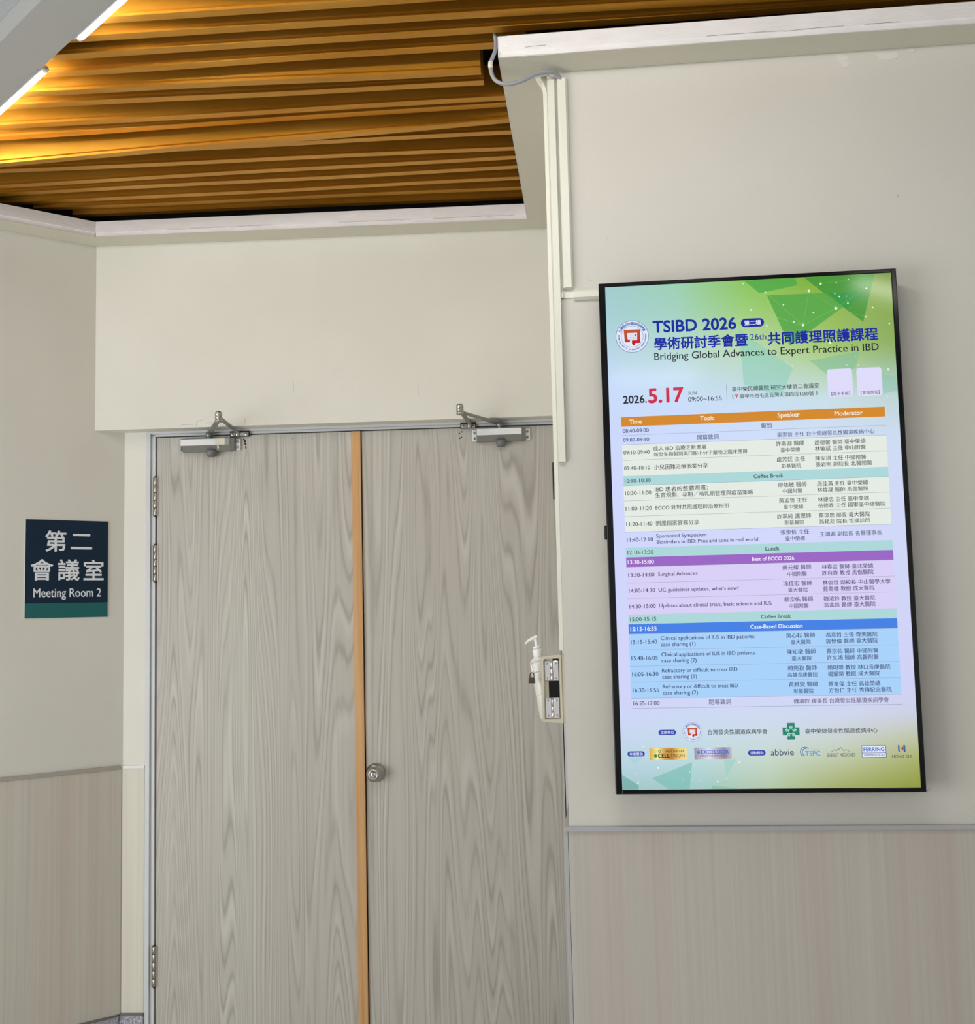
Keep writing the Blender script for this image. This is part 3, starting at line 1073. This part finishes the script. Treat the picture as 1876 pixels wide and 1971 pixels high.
# ------------------------------------------------------------------ the portrait display
DX, DZ, DW, DH = 0.1305, 2.2733, 0.685, 1.218
root = thing('digital_display', (DX + DW / 2, 0, DZ - DH - .0105), 0, lab('portrait digital display with a lit conference timetable', 'display'))
zb = DZ - DH - .0105          # world height of the root


def fx(u):
    return -DW / 2 + u / 1000 * DW


def fz(v):
    return .0105 + DH - v / 1778 * DH


L, R2, Bt, Tp = -DW / 2 - .0160, DW / 2 + .0120, 0.0, .0105 + DH + .0100
mb = MB()
mb.box((L, -.0712, Bt), (-DW / 2 + .0003, -.040, Tp), BEZEL, .002)
mb.box((DW / 2 - .0003, -.0712, Bt), (R2, -.040, Tp), BEZEL, .002)
mb.box((-DW / 2 - .001, -.0712, Bt), (DW / 2 + .001, -.040, .0108), BEZEL, .002)
mb.box((-DW / 2 - .001, -.0712, .0105 + DH - .0003), (DW / 2 + .001, -.040, Tp), BEZEL, .002)
mb.build('bezel', root)
mb = MB()
mb.box((L + .004, -.062, .004), (R2 - .004, -.018, Tp - .004), HOUSING, .003)
mb.box((L + .05, -.020, .12), (R2 - .05, -.0006, Tp - .12), HOUSING, .003)
mb.build('back_housing', root)
mb = MB()
mb.box((L - .0060, -.066, .606), (L + .001, -.050, .640), HOUSING, .002)
mb.build('side_sensor', root)


# picture on the screen: coloured flat artwork, in layers a tenth of a millimetre apart
class Art:
    def __init__(self):
        self.V, self.F, self.C, self.jobs = [], [], [], []

    def face(self, pts, cols, layer):
        k = len(self.V)
        y = -.0695 - layer * .0001
        self.V += [(fx(u), y, fz(v)) for u, v in pts]
        self.F.append(tuple(range(k, k + len(pts))))
        self.C.append(cols if isinstance(cols, list) else [cols] * len(pts))

    def rect(self, u0, v0, u1, v1, c, layer=2):
        self.face([(u0, v0), (u0, v1), (u1, v1), (u1, v0)], c, layer)

    def disc(self, u, v, r, c, layer=3, n=20):
        self.face([(u + r * math.cos(2 * math.pi * k / n), v + r * math.sin(2 * math.pi * k / n)) for k in range(n)][::-1], c, layer)

    def arc(self, u, v, r0, r1, a0, a1, c, layer=4, n=40):
        for k in range(n):
            p, q = a0 + (a1 - a0) * k / n, a0 + (a1 - a0) * (k + 1) / n
            self.face([(u + r * math.cos(a), v + r * math.sin(a)) for r, a in ((r0, p), (r1, p), (r1, q), (r0, q))], c, layer)

    def pill(self, u0, v0, u1, v1, c, layer=3, rad=None):
        r = (v1 - v0) / 2 if rad is None else rad
        pts = []
        for cu, cv, a in ((u1 - r, v0 + r, -90), (u1 - r, v1 - r, 0), (u0 + r, v1 - r, 90), (u0 + r, v0 + r, 180)):
            pts += [(cu + r * math.cos(math.radians(a + t)), cv + r * math.sin(math.radians(a + t))) for t in range(0, 91, 15)]
        self.face(pts, c, layer)

    def line(self, a, b, w, c, layer=3):
        d = Vector((b[0] - a[0], b[1] - a[1])).normalized()
        n = Vector((-d.y, d.x)) * w / 2
        self.face([(a[0] + n.x, a[1] + n.y), (b[0] + n.x, b[1] + n.y), (b[0] - n.x, b[1] - n.y), (a[0] - n.x, a[1] - n.y)], c, layer)

    def text(self, s, u0, u1, vc, c, wgt=0.0, layer=5, em=None, align='l', vs=1.0, rot=0.0):
        """fitted between u0 and u1 (or set at em units, aligned), middle at vc"""
        self.jobs.append((s, u0, u1, vc, c, wgt, layer, em, align, vs, rot))

    def finish(self, name, parent, label=None):
        for (s, u0, u1, vc, c, wgt, layer, em, align, vscale, rot), (vs, fs) in zip(self.jobs, glyphs([(j[0], j[5]) for j in self.jobs])):
            x0, x1 = min(v.x for v in vs), max(v.x for v in vs)
            y0, y1 = min(v.y for v in vs), max(v.y for v in vs)
            if em:
                sc = em
                cjk = any(ord(ch) > 0x2e80 for ch in s)
                ym = .36 if cjk else (y0 + y1) / 2
                ub = {'l': u0, 'c': u0 - (x1 - x0) * sc / 2}[align]
            else:
                sc = (u1 - u0) / (x1 - x0)
                ym = (y0 + y1) / 2
                ub = u0
            k = len(self.V)
            y = -.0695 - layer * .0001
            cr, sr = math.cos(rot), math.sin(rot)
            cu = ub + (x1 - x0) * sc / 2
            for v in vs:
                du, dv = ub + (v.x - x0) * sc - cu, -(v.y - ym) * sc * vscale
                self.V.append((fx(cu + du * cr - dv * sr), y - v.z * .004, fz(vc + du * sr + dv * cr)))
            for f in fs:
                self.F.append(tuple(k + i for i in f))
                self.C.append([c] * len(f))
        me = bpy.data.meshes.new(name)
        me.from_pydata(self.V, [], self.F)
        ca = me.color_attributes.new('Col', 'FLOAT_COLOR', 'CORNER')
        i = 0
        for p, cols in zip(me.polygons, self.C):
            for q in range(p.loop_total):
                ca.data[p.loop_start + q].color = (*lin(cols[q]), 1)
        me.materials.append(LCD)
        me.update()
        o = bpy.data.objects.new(name, me)
        COL.objects.link(o)
        o.parent = parent
        if label:
            o['label'] = label
        return o


stops_v = [0, .18, .45, .62, .80, 1.05, 1.55, 2.6, 2.75, 2.88, 3.04, 3.2]
grid_c = [
    [(160, 203, 206), (155, 208, 178), (138, 196, 92), (122, 172, 52), (112, 146, 46)],
    [(166, 207, 212), (162, 210, 192), (155, 205, 115), (146, 188, 80), (130, 162, 70)],
    [(186, 214, 232), (186, 219, 215), (190, 218, 178), (166, 202, 116), (142, 174, 98)],
    [(197, 218, 246), (196, 221, 240), (192, 219, 214), (184, 213, 180), (160, 194, 158)],
    [(202, 218, 252), (202, 221, 250), (202, 223, 244), (202, 224, 234), (192, 214, 212)],
    [(204, 215, 252), (204, 217, 252), (206, 219, 250), (206, 220, 246), (204, 218, 242)],
    [(205, 213, 251), (206, 214, 252), (208, 214, 251), (208, 214, 249), (206, 214, 246)],
    [(207, 210, 247), (207, 211, 248), (208, 211, 248), (208, 210, 246), (206, 207, 244)],
    [(204, 212, 247), (203, 215, 242), (205, 216, 240), (205, 213, 238), (202, 208, 228)],
    [(196, 214, 238), (196, 219, 232), (202, 218, 228), (202, 212, 212), (192, 198, 172)],
    [(184, 212, 226), (184, 216, 218), (196, 214, 200), (188, 198, 160), (166, 174, 100)],
    [(164, 198, 202), (160, 202, 200), (178, 200, 168), (160, 170, 98), (142, 152, 58)],
]


def bgc(u, v):
    a = min(max(u / 250, 0), 3.999)
    i = int(a)
    f = a - i
    vv = v / 1778 * 3.2
    j = max(k for k in range(len(stops_v) - 1) if stops_v[k] <= vv + 1e-9)
    g = min(1, (vv - stops_v[j]) / (stops_v[j + 1] - stops_v[j]))
    return tuple((1 - g) * ((1 - f) * grid_c[j][i][q] + f * grid_c[j][i + 1][q]) + g * ((1 - f) * grid_c[j + 1][i][q] + f * grid_c[j + 1][i + 1][q]) for q in range(3))


art = Art()
nu, nv = 20, 36
for i in range(nu):
    for j in range(nv):
        pts = [(1000 * i / nu, 1778 * j / nv), (1000 * i / nu, 1778 * (j + 1) / nv), (1000 * (i + 1) / nu, 1778 * (j + 1) / nv), (1000 * (i + 1) / nu, 1778 * j / nv)]
        art.face(pts, [bgc(*p) for p in pts], 0)


def poly(pts, c, al, layer=1):
    art.face(pts, [tuple(b * (1 - al) + x * al for b, x in zip(bgc(*p), c)) for p in pts], layer)


poly([(491, 1), (670, 1), (676, 28), (544, 50)], (70, 165, 66), .75)
poly([(700, 1), (944, 1), (896, 171), (777, 71)], (62, 148, 52), .85)
poly([(569, 59), (907, 79), (637, 245)][0:1] + [(907, 62), (640, 245)], (84, 166, 70), .88)
poly([(777, 62), (907, 62), (841, 123)], (44, 150, 66), .95, 2)
poly([(465, 174), (647, 326), (603, 426), (475, 377)], (140, 205, 186), .55)
poly([(706, 302), (877, 275), (860, 336), (759, 350)], (130, 190, 150), .6)
poly([(950, 359), (997, 371), (997, 422), (949, 430)], (140, 195, 180), .5)
poly([(1, 1727), (57, 1763), (56, 1777), (1, 1777)], (108, 172, 164), .75)
poly([(103, 1739), (242, 1686), (230, 1777), (159, 1777)], (122, 190, 180), .7)
poly([(349, 1680), (393, 1677), (356, 1735)], (150, 205, 190), .5)
poly([(306, 1766), (391, 1775), (385, 1777), (305, 1777)], (130, 185, 160), .6)
poly([(27, 1670), (74, 1670), (44, 1696)], (165, 205, 215), .5)
web = [(512, 109), (564, 48), (715, 51), (757, 27), (853, 17), (913, 52), (805, 118), (931, 122), (689, 173), (906, 154), (984, 182)]
for a, b in [(0, 1), (1, 2), (2, 3), (2, 6), (3, 4), (6, 5), (6, 8), (6, 7), (7, 9), (8, 0), (8, 1), (6, 9), (9, 10), (8, 2), (4, 5)]:
    art.line(web[a], web[b], .6, tuple(min(255, x + 13) for x in bgc((web[a][0] + web[b][0]) / 2, (web[a][1] + web[b][1]) / 2)), 3)
for u, v, r in [(489, 13, 2.4), (564, 48, 3.0), (715, 51, 4.8), (757, 27, 4.2), (811, 26, 2.4), (853, 17, 2.4), (913, 52, 3.0), (804, 65, 2.4), (819, 77, 3.0), (844, 77, 1.8), (847, 102, 3.0), (805, 118, 5.4), (931, 122, 3.0), (625, 96, 3.0), (727, 130, 3.0), (658, 160, 3.0), (689, 173, 4.8), (906, 154, 3.0), (984, 182, 3.0), (512, 109, 3.6), (564, 170, 3.0), (645, 317, 2.4), (864, 295, 1.8), (832, 323, 1.8), (872, 325, 1.8), (972, 345, 4.2), (964, 440, 2.4), (779, 241, 4.2)]:
    art.disc(u, v, r * .95, (226, 244, 222), 4, 14)
for u, v, r in [(125, 1704, 3.2), (48, 1721, 2.2), (55, 1755, 2.7), (232, 1719, 1.9), (209, 1746, 1.6), (242, 1744, 1.6), (268, 1749, 1.9), (326, 1753, 3.2), (402, 1688, 3.0), (356, 1743, 1.6), (77, 1631, 2.4)]:
    art.disc(u, v, r, (228, 240, 250), 4, 14)
screen = art.finish('screen', root, 'lit screen with a pale blue and green gradient')

BLUE, INK, NAVY = (8, 34, 158), (18, 22, 34), (38, 46, 96)


def seal(art, u, v, r):
    WHT = (226, 234, 250)
    art.disc(u, v, r, (20, 60, 150), 3, 48)
    art.disc(u, v, r * .975, WHT, 4, 48)
    art.arc(u, v, r * .655, r * .675, 0, 2 * math.pi, (70, 100, 180), 5, 48)
    k = r / 58.5
    red = [(190, 84, 44), (186, 58, 38), (200, 26, 34)]
    # the bracket shaped mark: top bar, right bar, left bar, bottom bars and the drop
    art.rect(u - 29 * k, v - 25 * k, u + 29 * k, v - 13 * k, red[0], 6)
    art.face([(u - 29 * k, v - 25 * k), (u - 27 * k, v + 20 * k), (u - 16 * k, v + 20 * k), (u - 18 * k, v - 25 * k)], [red[0], red[1], red[1], red[0]], 6)
    art.face([(u + 18 * k, v - 25 * k), (u + 17 * k, v + 24 * k), (u + 28 * k, v + 24 * k), (u + 29 * k, v - 25 * k)], [red[0], red[2], red[2], red[0]], 6)
    art.pill(u - 27 * k, v + 10 * k, u - 8 * k, v + 20.5 * k, red[1], 6)
    art.pill(u - 2 * k, v + 14 * k, u + 28 * k, v + 24.5 * k, red[2], 6, 3 * k)
    art.pill(u - 2 * k, v + 14 * k, u + 10 * k, v + 33 * k, red[2], 6)
    for q in range(4):
        art.pill(u - 14 * k, v - 10 * k + q * 6.2 * k, u + 15 * k, v - 7.6 * k + q * 6.2 * k, (196, 150, 150), 6)
        art.pill(u - 13 * k, v - 9.3 * k + q * 6.2 * k, u + 14 * k, v - 8.3 * k + q * 6.2 * k, WHT, 7)
    art.disc(u + 12 * k, v - 5 * k, 3.0 * k, red[1], 7, 12)
    top = '台灣發炎性腸道疾病學會'
    for i, ch in enumerate(top):
        a = math.radians(-152 + 124 * i / (len(top) - 1))
        art.text(ch, u + .815 * r * math.cos(a), None, v + .815 * r * math.sin(a), (50, 84, 176), .02, 5, em=.205 * r, align='c', rot=a + math.pi / 2)
    bot = 'Taiwan Society Of Inflammatory Bowel Disease'
    for i, ch in enumerate(bot):
        if ch == ' ':
            continue
        a = math.radians(188 - 196 * i / (len(bot) - 1))
        art.text(ch, u + .815 * r * math.cos(a), None, v + .815 * r * math.sin(a), (50, 84, 176), .02, 5, em=.17 * r, align='c', rot=a - math.pi / 2)


# title block
art = Art()
seal(art, 90.5, 185, 58.5)
art.text('TSIBD 2026', 164, 458, 154, BLUE, .026)
art.pill(474, 140, 555, 171, BLUE, 4)
art.text('第二場', 486, 544, 156, (232, 238, 252), .02, 6)
art.text('學術研討季會暨', 167, 496, 216, BLUE, .026)
art.text('26th', 504, 560, 207, BLUE, .004)
art.text('共同護理照護課程', 564, 944, 216, BLUE, .026)
art.text('Bridging Global Advances to Expert Practice in IBD', 166, 944, 266, INK, .008)
art.text('2026.', 50, 134, 413, INK, .022)
art.text('5.17', 139, 264, 403, (206, 26, 66), .028)
art.text('SUN.', 280, 313, 399, INK)
art.text('09:00~16:55', 279, 396, 421, INK)
art.line((414, 373), (414, 429), 1.2, (110, 130, 160), 4)
art.text('臺中榮民總醫院 研究大樓第二會議室', 433, 733, 391, INK, .009)
art.text('(', 433, 438, 417, INK)
art.disc(448, 413, 4.4, (200, 30, 60), 5, 18)
art.face([(444.2, 415), (448, 424), (451.8, 415)], (200, 30, 60), 5)
art.disc(448, 413, 1.7, (226, 234, 250), 6, 12)
art.text('臺中市西屯區台灣大道四段1650號', 459, 714, 418, INK, .009)
art.text(')', 721, 726, 417, INK)
for u0, cap in ((763, '【電子手冊】'), (863, '【會後問卷】')):
    art.pill(u0, 335, u0 + 85.5, 435, (222, 220, 250), 4, 9)
    art.text(cap, u0 + 11, u0 + 75, 423, (60, 40, 84), .004, 6)
art.finish('title_block', screen)

# timetable
art = Art()
U0, U1 = 40.5, 953
ORANGE, TEAL, PURP, BLU = (212, 136, 34), (170, 214, 216), (152, 96, 196), (58, 124, 228)
YEL, LIL, LBL = (226, 234, 226), (216, 206, 246), (166, 208, 250)
art.rect(U0, 475.5, U1 - .5, 510, ORANGE)
for s, a, b in (('Time', 69, 113), ('Topic', 318, 367), ('Speaker', 586, 662), ('Moderator', 781, 877)):
    art.text(s, a, b, 493, (248, 240, 226), .014)
rows = [
    (510, 541, None, '08:40-09:00', [], [], [], ('報到', 545.5, 18.6)),
    (541, 575, None, '09:00-09:10', [], [], [], None),
    (575, 631, YEL, '09:10-09:40', ['成人 IBD 治療之新進展', '新型生物製劑與口服小分子藥物之臨床應用'], ['許斯淵 醫師', '臺中榮總'], ['趙德馨 醫師 臺中榮總', '林敏斌 主任 中山附醫'], None),
    (631, 686.5, YEL, '09:40-10:10', ['小兒困難治療個案分享'], ['盧芳廷 主任', '彰基醫院'], ['陳安琪 主任 中國附醫', '張君照 副院長 北醫附醫'], None),
    (686.5, 721, TEAL, '10:10-10:30', [], [], [], None),
    (721, 775, YEL, '10:30-11:00', ['IBD 患者的整體照護：', '生育規劃、孕期／哺乳期管理與疫苗策略'], ['廖舫敏 醫師', '中國附醫'], ['周佳滿 主任 臺中榮總', '林煒晟 醫師 馬偕醫院'], None),
    (775, 830.5, YEL, '11:00-11:20', ['ECCO 針對共照護理師治療指引'], ['吳孟哲 主任', '臺中榮總'], ['林捷忠 主任 臺中榮總', '岳德政 主任 國軍臺中總醫院'], None),
    (830.5, 886, YEL, '11:20-11:40', ['照護個案實務分享'], ['許翠純 護理師', '彰基醫院'], ['蔡璟忠 部長 義大醫院', '翁銘彣 院長 恆康診所'], None),
    (886, 941, None, '11:40-12:10', ['Sponsored Symposium', 'Biosimilars in IBD: Pros and cons in real world'], ['張崇信 主任', '臺中榮總'], ['王鴻源 副院長 名譽理事長'], None),
    (941, 975, TEAL, '12:10-13:30', [], [], [], None),
    (975, 1009, PURP, '13:30-15:00', [], [], [], None),
    (1009, 1065, LIL, '13:30-14:00', ['Surgical Advances'], ['蔡元耀 醫師', '中國附醫'], ['林春吉 醫師 臺北榮總', '許自齊 教授 馬偕醫院'], None),
    (1065, 1119, LIL, '14:00-14:30', ["UC guidelines updates, what's new?"], ['凃佳宏 醫師', '臺大醫院'], ['林俊哲 副校長 中山醫學大學', '莊喬雄 教授 成大醫院'], None),
    (1119, 1175, LIL, '14:30-15:00', ['Updates about clinical trials, basic science and IUS'], ['蔡宗佑 醫師', '中國附醫'], ['魏淑鈴 教授 臺大醫院', '翁孟慈 醫師 臺大醫院'], None),
    (1175, 1209, TEAL, '15:00-15:15', [], [], [], None),
    (1209, 1243, BLU, '15:15-16:55', [], [], [], None),
    (1243, 1299, LBL, '15:15-15:40', ['Clinical applications of IUS in IBD patients:', 'case sharing (1)'], ['吳心耘 醫師', '臺大醫院'], ['馮意哲 主任 奇美醫院', '施怡倫 醫師 臺大醫院'], None),
    (1299, 1355, LBL, '15:40-16:05', ['Clinical applications of IUS in IBD patients:', 'case sharing (2)'], ['陳知澂 醫師', '臺大醫院'], ['蔡宗佑 醫師 中國附醫', '許文鴻 醫師 高醫附醫'], None),
    (1355, 1410, LBL, '16:05-16:30', ['Refractory or difficult to treat IBD', 'case sharing (1)'], ['賴宛孜 醫師', '高雄長庚醫院'], ['賴明瑋 教授 林口長庚醫院', '楊燿榮 教授 成大醫院'], None),
    (1410, 1466, LBL, '16:30-16:55', ['Refractory or difficult to treat IBD', 'case sharing (2)'], ['黃稚雯 醫師', '彰基醫院'], ['蔡峯偉 主任 高雄榮總', '方怡仁 主任 秀傳紀念醫院'], None),
    (1466, 1500, None, '16:55-17:00', [], [], [], None),
]
EM_LAT = {'Sponsored Symposium': (149, 323), 'Biosimilars in IBD: Pros and cons in real world': (150, 499), 'Surgical Advances': (150, 286),
          "UC guidelines updates, what's new?": (150, 426), 'Updates about clinical trials, basic science and IUS': (150, 535),
          'Clinical applications of IUS in IBD patients:': (151, 474), 'case sharing (1)': (151, 270), 'case sharing (2)': (151, 271),
          'Refractory or difficult to treat IBD': (151, 409), '成人 IBD 治療之新進展': (150, 336), '新型生物製劑與口服小分子藥物之臨床應用': (151, 475),
          '小兒困難治療個案分享': (150, 338), 'IBD 患者的整體照護：': (150, 335), '生育規劃、孕期／哺乳期管理與疫苗策略': (151, 490),
          'ECCO 針對共照護理師治療指引': (150, 403), '照護個案實務分享': (149, 299)}
for k, (v0, v1, fill, tm, topic, spk, mod, mid) in enumerate(rows):
    vc = (v0 + v1) / 2
    dr = (v0 - 510) / 990 * 2.0
    if fill:
        art.rect(U0 + dr * .5, v0, U1 - 1 + dr, v1, fill)
    if fill not in (TEAL, PURP, BLU) and k > 0:
        art.line((U0, v0), (U1 + dr, v0), 1.1, (150, 158, 176), 3)
    white = fill in (PURP, BLU)
    ink = (244, 240, 252) if white else ((30, 42, 50) if fill in (YEL, TEAL) else (30, 36, 84))
    art.text(tm, 45 + dr * 1.6, 136.5 + dr * 1.0, vc, ink, .012 if white else .008)
    offs = [0] if len(topic) == 1 else [-10.5, 10.5]
    for s, d in zip(topic, offs):
        a, b = EM_LAT[s]
        art.text(s, a, b, vc + d + (1.5 if any(ch in s for ch in 'gpy,(') else 0), ink, .009)
    cen = 624 + (vc - 600) / 850 * 4.5
    for s, d, e in zip(spk, (-10.8, 12), (18.7, 17.0)):
        art.text(s, cen, None, vc + d, ink, .009, em=e, align='c')
    for s, d in zip(mod, (-10, 11.5) if len(mod) > 1 else (0,)):
        art.text(s, 708 + (vc - 600) / 850 * 5, None, vc + d, ink, .009, em=18.2)
art.text('報到', 527, 564, 526, NAVY, .009)
art.text('開幕致詞', 305, 379, 558, NAVY, .009)
art.text('張崇信 主任 台中榮總發炎性腸道疾病中心', 582, 913, 560, NAVY, .009)
art.text('Coffee Break', 494, 596, 704, (24, 60, 62), .014)
art.text('Lunch', 523, 569, 958.5, (24, 60, 62), .014)
art.text('Best of ECCO 2026', 475, 619, 993, (246, 240, 252), .014)
art.text('Coffee Break', 497, 598, 1193, (24, 70, 58), .014)
art.text('Case-Based Discussion', 459, 636, 1227, (240, 246, 255), .014)
art.text('閉幕致詞', 308, 383, 1482, NAVY, .009)
art.text('魏淑鈴 理事長 台灣發炎性腸道疾病學會', 594, 911, 1484, (60, 52, 90), .009)
art.line((42, 1500), (955, 1500), 1.2, (140, 146, 170), 3)
art.finish('timetable', screen)

# logos at the foot
art = Art()
seal(art, 247, 1583, 33)
for u0, u1, vc, s in ((131, 191, 1584, '主辦單位'), (22, 81.5, 1656, '年度贊助'), (432, 491.5, 1657, '活動贊助')):
    art.pill(u0, vc - 9, u1, vc + 9, (34, 56, 164), 3)
    art.text(s, u0 + 7, u1 - 7, vc, (214, 224, 250), .01, 6)
art.text('台灣發炎性腸道疾病學會', 299, 501, 1585, INK, .009)
art.text('臺中榮總發炎性腸道疾病中心', 627, 868, 1586, INK, .009)
GRN = (24, 128, 104)
art.rect(567, 1557, 593, 1614, GRN, 3)
art.rect(552, 1572.5, 608.5, 1599, GRN, 3)
for k in range(5):
    a = math.radians(-90 + 72 * k)
    for da, r0, r1 in ((0, 9, 20), (.34, 11, 18), (-.34, 11, 18)):
        art.line((580 + r0 * math.cos(a + da), 1586 + r0 * math.sin(a + da)), (580 + r1 * math.cos(a + da * .7), 1586 + r1 * math.sin(a + da * .7)), 2.4, (206, 232, 226), 4)
art.arc(580, 1586, 7, 9, 0, 2 * math.pi, (190, 224, 214), 4, 20)
# two sponsor plates with a metallic sheen printed on them
for (u0, v0, u1, v1), cols in (((98, 1637, 226, 1676), [(214, 166, 40), (250, 232, 160), (206, 158, 62), (186, 128, 44), (240, 208, 110), (236, 220, 160)]),
                               ((251, 1637, 377, 1676), [(150, 140, 160), (196, 188, 208), (226, 222, 238), (186, 172, 196), (150, 136, 150), (190, 182, 196)])):
    n = len(cols) - 1
    for q in range(n):
        a, b = u0 + (u1 - u0) * q / n, u0 + (u1 - u0) * (q + 1) / n
        art.face([(a, v0), (a, v1), (b, v1), (b, v0)], [cols[q], cols[q], cols[q + 1], cols[q + 1]], 3)
art.text('HEALTHCARE', 154, 216, 1648.5, (60, 50, 30), .01)
art.text('CELL', 126, 167, 1663, (20, 34, 22), .03)
art.text('TRION', 168, 217, 1663, (60, 60, 50), 0)
art.arc(117, 1648, 3.6, 5.2, 0, 2 * math.pi, (190, 190, 60), 5, 20)
art.arc(132, 1648, 3.0, 5.0, 0, 2 * math.pi, (50, 130, 60), 5, 20)
art.disc(118, 1663, 5.6, (40, 140, 60), 5)
art.text('EXCELSIOR', 273, 368, 1652, (30, 110, 216), .028)
art.disc(265, 1653, 5.2, (40, 130, 220), 5)
art.face([(261.5, 1650), (268.5, 1650), (268, 1644)], (40, 130, 220), 5)
art.text('科懋生物科技股份有限公司', 268, 362, 1665, (70, 70, 96), 0)
art.text('abbvie', 509, 586, 1656, (44, 50, 84), .004)
art.arc(624, 1656, 14.5, 17.5, math.radians(120), math.radians(318), (60, 140, 210), 5, 30)
art.arc(627, 1657, 11.5, 13.5, math.radians(110), math.radians(280), (40, 80, 110), 5, 30)
art.text('TSPC', 624, 674, 1661, (50, 140, 216), .004)
art.rect(648, 1648.5, 673, 1650.5, (50, 140, 216), 5)
mt_ = [(711, 1657), (721, 1649), (727, 1654), (735, 1646), (738, 1649), (743, 1642), (755, 1656)]
for a, b in list(zip(mt_, mt_[1:])) + [((752, 1653), (760, 1649)), ((760, 1649), (773, 1657))]:
    art.line(a, b, 1.3, (70, 84, 90), 5)
art.text('EVEREST MEDICINES', 698, 789, 1667.5, (54, 70, 76), .004, vs=1.7)
for a, b in (((813, 1637.5), (892, 1637.5)), ((892, 1637.5), (892, 1676.5)), ((892, 1676.5), (813, 1676.5)), ((813, 1676.5), (813, 1637.5)), ((813, 1661.5), (892, 1661.5))):
    art.line(a, b, 1.6, (40, 70, 140), 5)
art.rect(813, 1637.5, 892, 1676.5, (224, 230, 248), 3)
art.text('FERRING', 818, 887, 1649.5, (30, 96, 190), .02)
art.text('PHARMACEUTICALS', 820, 887, 1668.5, (40, 50, 90), .012)
art.rect(932, 1637, 937, 1656, (30, 90, 170), 5)
art.rect(933, 1656, 937.5, 1660.5, (190, 50, 40), 5)
art.rect(949.5, 1637, 955.5, 1641.5, (150, 70, 40), 5)
art.rect(950, 1641.5, 956, 1660.5, (30, 90, 170), 5)
art.rect(943.5, 1643, 949.5, 1653, (190, 40, 40), 5)
art.text('HONG CHI', 911, 976, 1674, (50, 54, 60), .004)
art.finish('sponsor_strip', screen)
